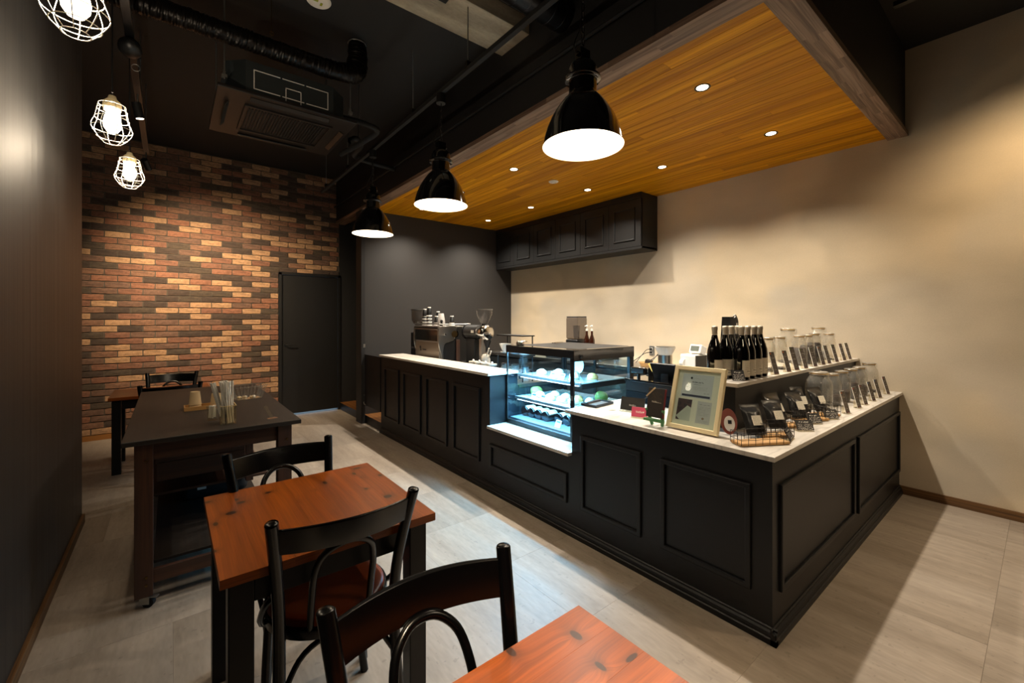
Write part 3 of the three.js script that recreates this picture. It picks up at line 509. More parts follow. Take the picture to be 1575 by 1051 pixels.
// caged bulbs near the side wall
const cageNames = ['caged bulb lamp nearest the camera, cut by the picture top', 'middle caged bulb lamp beside the dark side wall', 'farthest caged bulb lamp in front of the brick wall'];
[[-0.199, -1.636, 0.06], [-0.198, -2.552, 0.0], [-0.186, -3.36, 0.02]].forEach(([x, z], i) => {
  const c = thing('caged_lamp', cageNames[i], 'lamp', [x, 2.3, z], 0.3 * i, 'caged bulb lamps');
  const prof = [[0.045, 0.082], [0.05, 0.06], [0.057, 0.02], [0.069, -0.022], [0.052, -0.058], [0.03, -0.082]], wires = [];
  for (let k = 0; k < 8; k++) { const a = k / 8 * Math.PI * 2; wires.push(tube(prof.map(p => [p[0] * Math.cos(a), p[1], p[0] * Math.sin(a)]), 0.0013, 20, 6)); }
  for (const [r, y] of prof) wires.push(torus(r, 0.0013, 0, y, 0, 36));
  part('cage', wires, std({ color: 0xd8d2c4, roughness: 0.35, metalness: 0.6 }), c, 'bright wire cage');
  part('socket', [lathe([[0.0, 0.125], [0.012, 0.123], [0.016, 0.11], [0.03, 0.095], [0.032, 0.07], [0.026, 0.055], [0.0, 0.055]], 24)], M.cream, c, 'cream socket cap');
  part('bulb', lathe([[0, -0.038], [0.018, -0.034], [0.029, -0.016], [0.031, 0.004], [0.026, 0.03], [0.016, 0.055], [0.014, 0.08]], 24), M.bulb, c, 'lit bulb');
  part('cord', rod(V(0, 0.138, 0), V(0, 0.744, 0), 0.003, 6), M.black, c);
  lampLight(c, 0, 0.0, 0, WARM, L.cage, 0.55);
});
function spotHead(name, label, p, target, I, ang, pen) {
  const h = thing(name, label, 'spotlight', [p.x, p.y, p.z], 0, 'black track spotlights'), d = target.clone().sub(p).normalize(), e = d.clone().multiplyScalar(0.06), b = d.clone().multiplyScalar(-0.045);
  part('can', [rod(b, e, 0.027, 20)], M.black, h); part('stem', rod(V(0, 0, 0), V(0, 0.11, 0), 0.006), M.chrome, h, 'bright stem');
  part('lens', rod(e.clone().multiplyScalar(1.0), e.clone().multiplyScalar(1.03), 0.022, 20), M.downGlow, h);
  spotLight(h, e.clone().multiplyScalar(1.12), target.clone().sub(p), WARM2, I, ang, pen, 1.2);
}
{
  const t = thing('light_track', 'black lighting track above the caged lamps', 'track'); part('rail', box(-0.2, 3.045, -5.42, -0.16, 3.08, 2.6, 'z', 0.002), M.black, t);
  for (const z of [-5.3, -4.35, -2.9, -0.5]) part('hanger_rod', rod(V(-0.18, 3.08, z), V(-0.18, 3.66, z), 0.004), M.galv, t);
  const k = thing('track_feed', 'black rounded feed box on the track above the caged lamps', 'box', [-0.18, 3.0, -3.28]); part('shell', new THREE.SphereGeometry(0.055, 20, 12).scale(1, 0.9, 1.4), M.black, k); part('loop', torus(0.02, 0.002, 0.02, -0.06, -0.1, 20, false), M.galv, k);
}
spotHead('track_spotlight', 'black track spotlight between the middle and far caged lamps', V(-0.18, 2.93, -4.02), V(0.25, 0.8, -4.3), L.tableSpot, 0.42, 0.7);
spotHead('track_spotlight', 'black spotlight at the far end of the left track', V(-0.18, 2.93, -5.38), V(0.5, 1.55, -7.05), L.brickSpot, 0.84, 1.0);
// soffit downlights
const dl = ['front row', 'second row', 'third row', 'fourth row', 'back row'];
for (const [x, side] of [[2.735, 'aisle'], [3.855, 'wall']]) [-1.415, -2.41, -3.39, -4.41, -5.415].forEach((z, i) => {
  if (side === 'aisle' && i === 4) { /* hidden behind a shade in the photograph, still lights the room */ }
  const d = thing('downlight', `recessed soffit downlight on the ${side} side, ${dl[i]} from the camera`, 'downlight', [x, 2.97, z], 0, 'recessed downlights in the plank soffit');
  part('trim_ring', lathe([[0.037, -0.001], [0.049, -0.004], [0.05, -0.002], [0.05, 0.001]], 32), M.black, d); part('can', lathe([[0.037, -0.001], [0.036, 0.0002]], 24), M.enamel, d);
  part('lens', cyl(0.036, 0.036, 0.0016, 0, -0.0022, 0, 28), M.downGlow, d, 'lit lens');
  spotLight(d, V(0, -0.012, 0), V(0, -2, 0), DOWN, L.down, 1.13, 1.0, 1.3);
});
{ const s = thing('smoke_detector', 'white smoke detector in the plank soffit', 'detector', [3.324, 2.97, -3.42]); part('cover', lathe([[0, -0.014], [0.03, -0.014], [0.045, -0.01], [0.055, -0.002], [0.055, 0]], 28), M.white, s); part('ring', torus(0.028, 0.0015, 0, -0.014, 0), M.galv, s); }
{ const s = thing('ceiling_sensor', 'white round sensor disc on the dark ceiling', 'detector', [0.805, 3.66, -3.16]); part('cover', lathe([[0, -0.012], [0.06, -0.012], [0.078, -0.006], [0.082, 0]], 32), M.white, s); part('marking', [cb(0.03, 0.002, 0.02, -0.02, -0.013, 0.01), cb(0.015, 0.002, 0.03, 0.02, -0.013, -0.01)], std({ color: 0x9aa020, roughness: 0.5 }), s); }
// wall washer beyond the right edge of the picture
spotHead('track_spotlight', 'black wall-washing spotlight outside the picture', V(3.55, 3.29, 0.55), V(4.735, 2.25, 0.0), L.wallSpot, 0.62, 1.0);
spotHead('track_spotlight', 'black spotlight outside the picture aimed at the counter end', V(3.55, 3.29, 1.5), V(3.2, 0, -0.15), L.frontSpot, 0.55, 1.0);
spotHead('track_spotlight', 'black spotlight outside the picture above the nearest table', V(-0.18, 2.93, -0.15), V(0.55, 0.72, -0.42), L.nearSpot, 0.34, 1.0);
{ const t = thing('light_track', 'short black track outside the picture on the right', 'track'); part('rail', box(3.53, 3.4, -0.6, 3.57, 3.43, 2.6, 'z'), M.black, t); part('hanger_rod', [rod(V(3.55, 3.43, -0.4), V(3.55, 3.66, -0.4), 0.004), rod(V(3.55, 3.43, 2.2), V(3.55, 3.66, 2.2), 0.004)], M.galv, t); }

// ================================================================ ceiling services
{
  const a = thing('air_conditioner', 'grey cassette air conditioner with brown grille panel under the ceiling', 'air conditioner', [0.697, 2.985, -3.825]);
  const oct = (w, d, c) => new THREE.Shape([[-w + c, -d], [w - c, -d], [w, -d + c], [w, d - c], [w - c, d], [-w + c, d], [-w, d - c], [-w, -d + c]].map(p => new THREE.Vector2(p[0], p[1])));
  const g = new THREE.ExtrudeGeometry(oct(0.40, 0.37, 0.11), { depth: 0.235, bevelEnabled: false }); g.rotateX(-Math.PI / 2); g.translate(0, 0.022, 0); part('casing', g, M.greyMetal, a, 'grey sheet metal casing');
  part('panel', box(-0.455, 0, -0.425, 0.455, 0.024, 0.425, 'x', 0.006), M.decor, a, 'dark brown decor panel');
  part('grille_frame', ring(0.60, 0.50, 0.02, 0.012, 0.002).rotateX(Math.PI / 2).translate(0.02, 0.001, 0.0), M.decor, a);
  const sl = []; for (let i = 0; i < 26; i++) sl.push(cb(0.007, 0.012, 0.40, -0.245 + i * 0.0205, -0.004, 0)); part('grille', sl, M.grille, a);
  part('vane', at(cb(0.035, 0.006, 0.42), -0.385, -0.018, 0.02, 0, 0, 0.9), M.grille, a); part('vane', at(cb(0.035, 0.006, 0.42), 0.40, -0.012, 0.0, 0, 0, -0.5), M.decor, a); part('vane', at(cb(0.52, 0.005, 0.04), 0, -0.008, -0.36, 0, 0.35), M.greyMetal, a); part('vane', at(cb(0.52, 0.005, 0.04), 0, -0.008, 0.36, 0, -0.35), M.decor, a);
  const tape = []; const fz = 0.371; const seg = (x0, y0, x1, y1) => tape.push(box(Math.min(x0, x1) - 0.003, Math.min(y0, y1) - 0.003, fz, Math.max(x0, x1) + 0.003, Math.max(y0, y1) + 0.003, fz + 0.0015));
  seg(-0.24, 0.07, -0.24, 0.2); seg(0.25, 0.07, 0.25, 0.2); for (const y of [0.2, 0.07]) { seg(-0.235, y, -0.08, y); seg(-0.06, y, 0.08, y); seg(0.1, y, 0.245, y); } seg(-0.04, 0.04, -0.04, 0.14); seg(0.06, 0.04, 0.06, 0.14); seg(-0.04, 0.14, 0.06, 0.14); seg(-0.04, 0.04, 0.06, 0.04);
  part('edge_tape', tape, M.white, a, 'white insulation cut lines');
  for (const [x, z] of [[-0.41, 0.34], [0.43, 0.34], [-0.41, -0.34], [0.43, -0.34]]) { const r = part('hanger_rod', rod(V(x, 0.09, z), V(x, 0.675, z), 0.005), M.galv, a); part('lug', [cb(0.03, 0.02, 0.03, x, 0.11, z), cyl(0.009, 0.009, 0.02, x, 0.125, z, 6)], M.galv, r); }
  part('drain_pipe', tube([[0.4, 0.12, 0.2], [0.62, 0.12, 0.2], [0.72, 0.11, 0.16], [0.66, 0.06, -0.05], [0.55, 0.0, -0.3]], 0.024, 40, 10), M.rubber, a);
}
{ // flexible duct with an elbow into the ceiling
  const d = thing('flexible_duct', 'wrinkled black foil flexible duct crossing the ceiling', 'duct');
  const cv = new THREE.CatmullRomCurve3([V(-0.47, 3.40, -3.50), V(0.1, 3.36, -3.42), V(0.6, 3.355, -3.42), V(1.0, 3.36, -3.42), V(1.14, 3.40, -3.43), V(1.172, 3.5, -3.45), V(1.172, 3.66, -3.46)]), n = 420, m = 14, P = [], I = [];
  const fr = cv.computeFrenetFrames(n);
  for (let i = 0; i <= n; i++) { const c = cv.getPointAt(i / n); for (let j = 0; j < m; j++) { const a = j / m * Math.PI * 2, r = 0.062 + (i % 2 ? 0.0045 : -0.003) + 0.010 * (hash(i >> 1, j, 4) - 0.5) + (i > 330 ? 0.012 * Math.sin((i - 330) / 90 * Math.PI) : 0), v = fr.normals[i].clone().multiplyScalar(Math.cos(a) * r).add(fr.binormals[i].clone().multiplyScalar(Math.sin(a) * r)).add(c); P.push(v.x, v.y, v.z); } }
  for (let i = 0; i < n; i++) for (let j = 0; j < m; j++) { const a = i * m + j, b = i * m + (j + 1) % m; I.push(a, a + m, b, b, a + m, b + m); }
  const g = new THREE.BufferGeometry(); g.setAttribute('position', new THREE.Float32BufferAttribute(P, 3)); g.setIndex(I); g.computeVertexNormals();
  part('hose', g, M.duct, d); part('collar', torus(0.066, 0.006, 1.172, 3.652, -3.46), M.galv, d);
  part('hook', [rod(V(0.55, 3.42, -3.37), V(0.55, 3.66, -3.37), 0.0025, 6), torus(0.012, 0.003, 0.55, 3.43, -3.36, 14, false)], M.brass, d);
}
{ const d = thing('spiral_duct', 'black round spiral duct entering the black fascia', 'duct'); const pr = []; const g = new THREE.CylinderGeometry(0.1, 0.1, 1.9, 32); g.rotateZ(Math.PI / 2); g.translate(1.11, 3.47, -2.02); const seams = []; for (let x = 0.2; x < 2.04; x += 0.09) { const t = new THREE.TorusGeometry(0.1, 0.0022, 6, 32); t.rotateY(Math.PI / 2); t.translate(x, 3.47, -2.02); seams.push(t); } part('pipe', g, M.ductBlack, d); part('seam', seams, M.ductBlack, d); }
{ const p = thing('refrigerant_pipe', 'black insulated pipe below the ceiling beside the air conditioner', 'pipe'); part('pipe', tube([[1.3, 3.1, -4.05], [1.36, 3.14, -4.05], [1.42, 3.12, -4.1], [1.55, 3.17, -4.6], [2.04, 3.19, -4.75]], 0.026, 40, 10), M.rubber, p); part('hanger_rod', rod(V(1.4, 3.14, -4.08), V(1.4, 3.66, -4.08), 0.004), M.galv, p); }
// ================================================================ lit display case
{
  const c = thing('display_case', 'black framed refrigerated glass display case lit cold white', 'display case', [2.63, 0.5535, -2.525]);
  const X0 = -0.36, X1 = 0.36, Z0 = -0.395, Z1 = 0.395, H = 0.668;
  part('base', box(X0, 0, Z0, X1, 0.035, Z1, 'z', 0.003), M.black, c);
  part('deck', box(X0 + 0.03, 0.035, Z0 + 0.02, X1 - 0.06, 0.05, Z1 - 0.02, 'z', 0.002), std({ color: 0x4c575e, roughness: 0.35 }), c, 'grey metal deck');
  part('top', [box(X0, H - 0.035, Z0, X1, H - 0.004, Z1, 'z', 0.002), box(X0 + 0.1, H - 0.004, Z0 + 0.05, X1, H, Z1 - 0.05, 'z', 0.001)], M.black, c);
  part('top_glass', box(X0, H - 0.004, Z0, X1, H - 0.001, Z1, 'z'), phys({ color: 0x30302f, roughness: 0.08, clearcoat: 1 }), c, 'glossy dark top');
  part('top_band', [box(X0 - 0.004, H - 0.062, Z0, X0 + 0.012, H - 0.004, Z1, 'z', 0.002)], M.black, c);
  part('side_band', box(X0, H - 0.085, Z1 - 0.012, X1, H - 0.004, Z1 + 0.004, 'x', 0.002), phys({ color: 0x2c2926, roughness: 0.15, clearcoat: 0.6 }), c, 'dark polished side band');
  part('band_knob', cyl(0.012, 0.012, 0.012, 0, 0, 0, 16).rotateX(Math.PI / 2).translate(X0 + 0.07, H - 0.05, Z1 + 0.006), M.black, c);
  for (const [x, z, w, d] of [[X0, Z0, 0.014, 0.014], [X0, Z1 - 0.034, 0.014, 0.034], [X1 - 0.05, Z1 - 0.03, 0.05, 0.03], [X1 - 0.05, Z0, 0.05, 0.03]]) part('corner_post', box(x, 0.034, z, x + w, H - 0.034, z + d, 'y', 0.002), M.black, c);
  part('front_glass', box(X0 + 0.002, 0.035, Z0 + 0.012, X0 + 0.006, H - 0.06, Z1 - 0.034), M.pane, c);
  part('side_glass', box(X0 + 0.014, 0.035, Z1 - 0.006, X1 - 0.05, H - 0.08, Z1 - 0.002), M.pane, c); part('side_glass', box(X0 + 0.014, 0.035, Z0 + 0.002, X1 - 0.05, H - 0.06, Z0 + 0.006), M.pane, c);
  for (const [a, b, x] of [[Z0 + 0.03, 0.02, X1 - 0.03], [-0.02, Z1 - 0.03, X1 - 0.016]]) { const d = part('sliding_door', box(x, 0.05, a, x + 0.004, H - 0.035, b), M.pane, c); part('door_frame', ring(Math.abs(b - a), H - 0.085, 0.022, 0.012).rotateY(Math.PI / 2).translate(x - 0.004, (H + 0.015) / 2, (a + b) / 2), M.black, d); }
  part('sticker', box(X0 - 0.0006, 0.30, Z1 - 0.033, X0 + 0.0, 0.335, Z1 - 0.004), M.galv, c);
  for (const [y, x0] of [[0.412, X0 + 0.12], [0.222, X0 + 0.085]]) {
    const s = part('shelf', box(x0, y - 0.006, Z0 + 0.03, X1 - 0.07, y, Z1 - 0.03, 'z', 0.001), phys({ color: 0xe6f6f4, roughness: 0.05, transmission: 0.75, thickness: 0 }), c, 'glass shelf');
    part('shelf_rail', box(x0 - 0.012, y - 0.02, Z0 + 0.03, x0, y + 0.004, Z1 - 0.03, 'z', 0.002), M.galv, s); part('bracket', [box(x0, y - 0.045, Z0 + 0.022, X1 - 0.05, y - 0.006, Z0 + 0.03), box(x0, y - 0.045, Z1 - 0.03, X1 - 0.05, y - 0.006, Z1 - 0.022)], M.black, s);
    part('shelf_led', box(x0 - 0.008, y - 0.026, Z0 + 0.06, x0 + 0.008, y - 0.021, Z1 - 0.06, 'z'), M.ledGlow, s, 'cold white strip light');
    const l = new THREE.RectAreaLight(COOL, L.caseShelf, 0.016, 0.66); l.position.set(x0, y - 0.0275, 0); l.rotation.set(-Math.PI / 2, 0, 0); c.add(l);
  }
  part('led_strip', box(X0 + 0.02, H - 0.046, Z0 + 0.03, X0 + 0.045, H - 0.037, Z1 - 0.04, 'z'), M.ledGlow, c, 'cold white strip light');
  const l = new THREE.RectAreaLight(COOL, L.caseTop, 0.025, 0.70); l.position.set(X0 + 0.0325, H - 0.048, 0); l.rotation.set(-Math.PI / 2, 0, 0); c.add(l);
}
const bottleGeo = { body: lathe([[0, 0], [0.038, 0], [0.0415, 0.004], [0.0415, 0.14], [0.0395, 0.165], [0.031, 0.198], [0.0205, 0.226], [0.0155, 0.25], [0.0145, 0.262], [0.0145, 0.29], [0.0, 0.29]], 28), capsule: lathe([[0.0152, 0.248], [0.0152, 0.283], [0.0172, 0.285], [0.0172, 0.293], [0.0162, 0.295], [0.0162, 0.305], [0.0, 0.306]], 24) };
const labelArc = (r, y0, y1, a0, a1) => { const g = new THREE.CylinderGeometry(r, r, y1 - y0, 24, 1, true, a0, a1 - a0); g.translate(0, (y0 + y1) / 2, 0); return g; };
bottleGeo.label = labelArc(0.0419, 0.018, 0.112, -1.15, 1.15);
M.wineLabel = print(256, 128, (x, w, h) => { x.fillStyle = '#d8cdb8'; x.fillRect(0, 0, w, h); x.fillStyle = '#b9ad98'; x.fillRect(0, 0, 6, h); x.fillRect(w - 6, 0, 6, h); for (let i = 0; i < 4; i++) scribble(x, 40, 216, 26 + i * 13, 11 + i, '#6f675c', 1); scribble(x, 70, 190, 84, 77, '#26221e', 3); scribble(x, 90, 170, 104, 78, '#26221e', 3); });
const caseBottles = [-2.835, -2.748, -2.66, -2.572, -2.45, -2.36, -2.27];
caseBottles.forEach((z, i) => {
  const b = thing('wine_bottle', `dark wine bottle lying in the display case, ${['first', 'second', 'third', 'fourth', 'fifth', 'sixth', 'seventh'][i]} from the far end`, 'bottle', [2.40 + (i > 3 ? 0.03 : 0), 0.6460, z], 0, 'wine bottles lying in the display case');
  part('glass', bottleGeo.body, M.bottleGlass, b); part('capsule', bottleGeo.capsule, M.capsule, b, 'pale foil capsule'); part('label', bottleGeo.label.clone().rotateY(-Math.PI / 2), M.wineLabel, b); b.rotation.set(0, 0, -Math.PI / 2);
});
{
  const lump = (sx, sy, sz, s) => { const g = new THREE.SphereGeometry(1, 18, 12), p = g.attributes.position; for (let i = 0; i < p.count; i++) { const k = 1 + 0.18 * (fbm((p.getX(i) + 2) / 4, (p.getZ(i) + p.getY(i) * 0.7 + 3) / 6, 6, 6, 2, s) - 0.5) * 2; p.setXYZ(i, p.getX(i) * sx * k, Math.max(-0.55, p.getY(i)) * sy * k, p.getZ(i) * sz * k); } g.computeVertexNormals(); return g; };
  const cream = std({ color: 0xe8dcc0, roughness: 0.6 }), crust = std({ color: 0xc89a5a, roughness: 0.6 }), leaf = std({ color: 0x6f8038, roughness: 0.6 });
  const pos = [];
  for (let i = 0; i < 6; i++) pos.push([2.5 + (i % 2) * 0.11, 0.9665, -2.72 + i * 0.095, 'upper']);
  for (let i = 0; i < 8; i++) pos.push([2.46 + (i % 2) * 0.12, 0.7765, -2.70 + i * 0.065, 'lower']);
  const ord = ['first', 'second', 'third', 'fourth', 'fifth', 'sixth', 'seventh', 'eighth']; const cnt = { upper: 0, lower: 0 };
  pos.forEach(([x, y, z, s], i) => { const k = cnt[s]++, b = thing('pastry', `pale pastry on the ${s} glass shelf, ${ord[k]} from the left`, 'pastry', [x, y, z], rr(0, 3), `pastries on the ${s} glass shelf`); part('bun', lump(0.045, 0.032, 0.04, i).translate(0, 0.02, 0), i % 3 === 2 ? crust : cream, b); part('tray_paper', cyl(0.045, 0.045, 0.0015, 0, 0, 0, 20), M.paper, b); });
  [[2.52, 0.7765, -2.805, 'left'], [2.74, 0.7765, -2.27, 'right']].forEach(([x, y, z, s], i) => { const b = thing('salad_pot', `green salad pot at the ${s} end of the lower glass shelf`, 'salad', [x, y, z]); part('leaves', lump(0.055, 0.05, 0.05, 40 + i).translate(0, 0.028, 0), leaf, b); part('pot', lathe([[0, 0], [0.04, 0], [0.052, 0.03]], 24), M.acrylic, b); });
  const p = thing('standing_plate', 'white plate standing on the upper glass shelf', 'plate', [2.78, 0.967, -2.55], 0); part('plate', at(lathe([[0, 0.004], [0.05, 0.004], [0.07, 0.01], [0.07, 0.013], [0.05, 0.008], [0, 0.008]], 32), 0, 0.0685, 0, 0, 0, Math.PI / 2 - 0.15), M.white, p);
  const card = print(96, 96, (x, w, h) => { x.fillStyle = '#e9eef2'; x.fillRect(0, 0, w, h); x.fillStyle = '#303c60'; x.fillRect(6, 6, w - 12, 30); for (let i = 0; i < 3; i++) scribble(x, 10, 86, 52 + i * 14, 20 + i, '#45506f', 2); });
  [[2.325 + 0.055, 0.962, -2.47, 'upper shelf rail, dark blue heading'], [2.38, 0.962, -2.37, 'upper shelf rail, nearer the corner post'], [2.345, 0.772, -2.66, 'lower shelf rail, farther one'], [2.345, 0.772, -2.55, 'lower shelf rail, nearer one'], [2.33, 0.604, -2.36, 'deck beside the lying bottles']].forEach(([x, y, z, l]) => { const b = thing('price_card', 'small white price card on the ' + l, 'card', [x, y, z], -Math.PI / 2 - 0.1, 'price cards in the display case'); const g = part('card', at(cb(0.062, 0.058, 0.0015), 0, 0.03, -0.012, 0, -0.4), M.paper, b); part('print', at(new THREE.PlaneGeometry(0.06, 0.056), 0, 0.03, -0.011, 0, -0.4), card, b); });
}
// things on the case top (y 1.2215)
{
  const t = thing('serving_tongs', 'steel tongs lying on the display case top', 'tongs', [2.72, 1.2225, -2.74], 0.4); part('arm', tube([[-0.1, 0.012, 0.012], [0, 0.01, 0.02], [0.11, 0.008, 0.004]], 0.0045, 16, 6), M.chrome, t); part('arm', tube([[-0.1, 0.012, -0.012], [0, 0.01, -0.02], [0.11, 0.008, -0.004]], 0.0045, 16, 6), M.chrome, t);
  const k = thing('steel_jug', 'small steel jug at the far corner of the display case top', 'jug', [2.36, 1.2215, -2.84]); part('body', lathe([[0, 0], [0.032, 0], [0.036, 0.01], [0.03, 0.03], [0.02, 0.036], [0, 0.036]], 24), M.chrome, k); part('spout', tube([[0.02, 0.02, 0], [0.05, 0.03, 0.005], [0.07, 0.028, 0.01]], 0.004, 12, 6), M.chrome, k);
}
// ================================================================ goods on the sales counter
const YC = 0.8405, YU = 1.1005;
// bottles on the upper shelf
[[2.47, -1.205, 'far left of the group on the upper shelf'], [2.555, -1.183, 'second from the left, whole label showing'], [2.65, -1.19, 'left of the two half hidden in the back row'], [2.735, -1.19, 'right of the two half hidden in the back row'], [2.56, -1.093, 'foremost of the group, beside the small dark sign'], [2.65, -1.097, 'next to the foremost one in the front row'], [2.735, -1.095, 'third in the front row'], [2.815, -1.095, 'last in the front row, beside the jars']].forEach(([x, z, l], i) => {
  const b = thing('wine_bottle', 'dark wine bottle with pale capsule, ' + l, 'bottle', [x, YU, z], i === 1 ? -0.55 : 0.05 * (i % 3), 'wine bottles on the upper shelf');
  part('glass', bottleGeo.body, M.bottleGlass, b); part('capsule', bottleGeo.capsule, M.capsule, b, 'pale foil capsule'); part('label', bottleGeo.label, M.wineLabel, b, 'cream paper label');
});
{ const b = thing('paper_bag', 'black paper gift bag with ribbon behind the wine bottles', 'bag', [2.86, YU, -1.30], 0.15); const g = new THREE.BoxGeometry(0.13, 0.36, 0.09, 4, 6, 2), p = g.attributes.position; for (let i = 0; i < p.count; i++) { const k = (p.getY(i) / 0.36 + 0.5); p.setZ(i, p.getZ(i) * (1 - 0.45 * k)); p.setX(i, p.getX(i) * (1 - 0.02 * k) + 0.004 * (hash(i, 3, 3) - 0.5)); } g.computeVertexNormals(); g.translate(0, 0.18, 0); part('bag', g, M.cover, b); part('ribbon', [tube([[0.0, 0.352, 0.03], [0.03, 0.362, 0.035], [0.045, 0.33, 0.04], [0.05, 0.29, 0.038]], 0.004, 16, 5), tube([[0.0, 0.352, 0.03], [-0.025, 0.366, 0.035], [0.0, 0.37, 0.04], [0.02, 0.32, 0.042]], 0.004, 16, 5)], M.galv, b, 'grey ribbon'); }
// chalk style tags
const tagPrint = (s, hue) => print(96, 384, (x, w, h) => { x.fillStyle = '#4c433c'; x.fillRect(0, 0, w, h); x.fillStyle = hue; x.fillRect(10, 18, 22, 22); for (let i = 0; i < 17; i++) scribble(x, i < 3 ? 40 : 12, 84 - (i * s) % 22, 26 + i * 20, s * 31 + i, i % 5 === 4 ? '#e8e0d0' : '#b8ac9e', i % 5 === 4 ? 4 : 2.5); x.fillStyle = '#7a2c34'; x.fillRect(20, h - 20, 56, 8); });
const tagMats = ['#d8742a', '#c03a34', '#4c78b8', '#7a8a30', '#b8463c'].map((c, i) => tagPrint(i + 3, c));
const tag0 = { card: at(cb(0.05, 0.142, 0.003), 0, 0.0705, -0.018, 0, -0.26), face: at(new THREE.PlaneGeometry(0.047, 0.139), 0, 0.0709, -0.0163, 0, -0.26), stand: [box(-0.023, 0, -0.026, 0.023, 0.002, 0.012), at(cb(0.046, 0.05, 0.0015), 0, 0.026, -0.024, 0, 0.02)] };
tag0.stand = merge(tag0.stand);
function jarTag(x, y, z, m, label, group, s = 1) { const t = thing('jar_tag', label, 'tag', [x, y, z], -0.2, group); part('card', tag0.card, M.paper, t); part('print', tag0.face, m, t, 'dark chalk-style lettering'); part('stand', tag0.stand, M.acrylic, t); t.scale.setScalar(s); }
const nth = ['first', 'second', 'third', 'fourth', 'fifth', 'sixth', 'seventh', 'eighth', 'ninth', 'tenth'];
[3.392, 3.66, 3.83, 4.05, 4.243, 4.508].forEach((x, i) => jarTag(x, YC, -0.795, tagMats[[0, 1, 4, 2, 2, 1][i]], `tall dark tag before the lower jars, ${nth[i]} from the coffee bags`, 'tags before the lower jars'));
[2.94, 3.145, 3.287, 3.46, 3.655, 3.835, 3.975, 4.165, 4.37, 4.53].forEach((x, i) => jarTag(x, YU, -1.047, tagMats[[0, 0, 3, 3, 3, 0, 3, 3, 4, 3][i]], `tall dark tag on the upper shelf, ${nth[i]} from the wine bottles`, 'tags on the upper shelf', i === 2 ? 1.12 : 1));
// clip-top jars
function makeJar(R, H, fill) {
  const j = thing('glass_jar', 'jar', 'jar');
  const nr = R * 0.66;
  part('glass', lathe([[0, 0.003], [R * 0.9, 0.003], [R, 0.012], [R, H * 0.62], [R * 0.94, H * 0.72], [nr * 1.06, H * 0.82], [nr, H * 0.86], [nr, H * 0.90]], 36), M.glass, j);
  part('lid', lathe([[0, H * 0.965], [nr * 0.6, H * 0.97], [nr * 0.95, H * 0.96], [nr * 1.06, H * 0.945], [nr * 1.06, H * 0.925], [0, H * 0.92]], 30), M.glass, j);
  part('seal', torus(nr * 1.02, 0.003, 0, H * 0.908, 0, 30), M.orangeSeal, j, 'orange rubber seal');
  part('wire_clip', [torus(nr * 1.04, 0.0024, 0, H * 0.885, 0, 30), torus(nr * 1.09, 0.0024, 0, H * 0.935, 0, 30), tube([[nr * 1.05, H * 0.94, 0.02], [nr * 1.25, H * 0.9, 0.012], [nr * 1.35, H * 0.8, 0.0], [nr * 1.2, H * 0.86, -0.012], [nr * 1.05, H * 0.885, -0.02]], 0.0015, 18, 5), tube([[-nr * 1.08, H * 0.935, 0.01], [-nr * 1.15, H * 0.91, 0.01], [-nr * 1.06, H * 0.885, 0.01]], 0.0015, 8, 5)], M.steel, j, 'steel wire clip');
  if (fill > 0) { const n = 26, P = [[0, 0.006], [R * 0.88, 0.006], [R * 0.965, 0.015], [R * 0.965, H * fill * 0.9], [R * 0.8, H * fill * 1.02], [0, H * fill]]; const g = lathe(P.flatMap((p, i) => i < P.length - 1 ? Array.from({ length: 5 }, (_, k) => [mix(p[0], P[i + 1][0], k / 5), mix(p[1], P[i + 1][1], k / 5)]) : [p]), n), q = g.attributes.position; for (let i = 0; i < q.count; i++) { const k = 1 - 0.05 * hash(i, 9, 2); q.setX(i, q.getX(i) * k); q.setZ(i, q.getZ(i) * k); if (q.getY(i) > H * fill * 0.6) q.setY(i, q.getY(i) - 0.008 * hash(i, 4, 6)); } g.computeVertexNormals(); part('coffee_beans', g, M.beans, j, 'dark roasted beans'); }
  return j;
}
const lowJ = [[3.43, -0.965, 0.078, 0.262, 0, 'big empty clip-top jar nearest the coffee bags'], [3.635, -0.945, 0.056, 0.235, 0.32, 'lower clip-top jar second from the coffee bags, with a few beans'], [3.86, -0.945, 0.056, 0.235, 0.36, 'lower clip-top jar third from the coffee bags, with dark beans'], [4.08, -0.94, 0.056, 0.235, 0.5, 'lower clip-top jar fourth from the coffee bags, half full'], [4.29, -0.935, 0.056, 0.235, 0.34, 'lower clip-top jar fifth from the coffee bags'], [4.57, -0.93, 0.062, 0.25, 0.04, 'lower clip-top jar closest to the beige wall']];
for (const [x, z, R, H, f, l] of lowJ) { const j = makeJar(R, H, f); j.position.set(x, YC, z); j.rotation.y = -0.8; j.userData.label = l; j.userData.group = 'jars on the worktop'; }
const upJ = [[3.09, -1.158, 0.05, 0.236, 0.1, 'upper jar first beside the wine bottles'], [3.295, -1.158, 0.05, 0.236, 0.06, 'upper jar second from the wine bottles'], [3.845, -1.29, 0.072, 0.285, 0.05, 'tall upper jar rising above the tags, nearer the bottles'], [3.675, -1.158, 0.05, 0.236, 0.55, 'upper jar with dark beans, third of the small ones'], [3.83, -1.155, 0.05, 0.236, 0.6, 'upper jar full of dark beans, fourth of the small ones'], [3.995, -1.155, 0.05, 0.245, 0.64, 'upper jar full of brown beans in front of the tall one'], [4.57, -1.29, 0.072, 0.285, 0.2, 'tall upper jar nearer the beige wall'], [4.36, -1.155, 0.05, 0.236, 0.04, 'upper small jar farthest along the shelf']];
for (const [x, z, R, H, f, l] of upJ) { const j = makeJar(R, H, f); j.position.set(x, YU, z); j.rotation.y = -0.8; j.userData.label = l; j.userData.group = 'jars on the upper shelf'; }
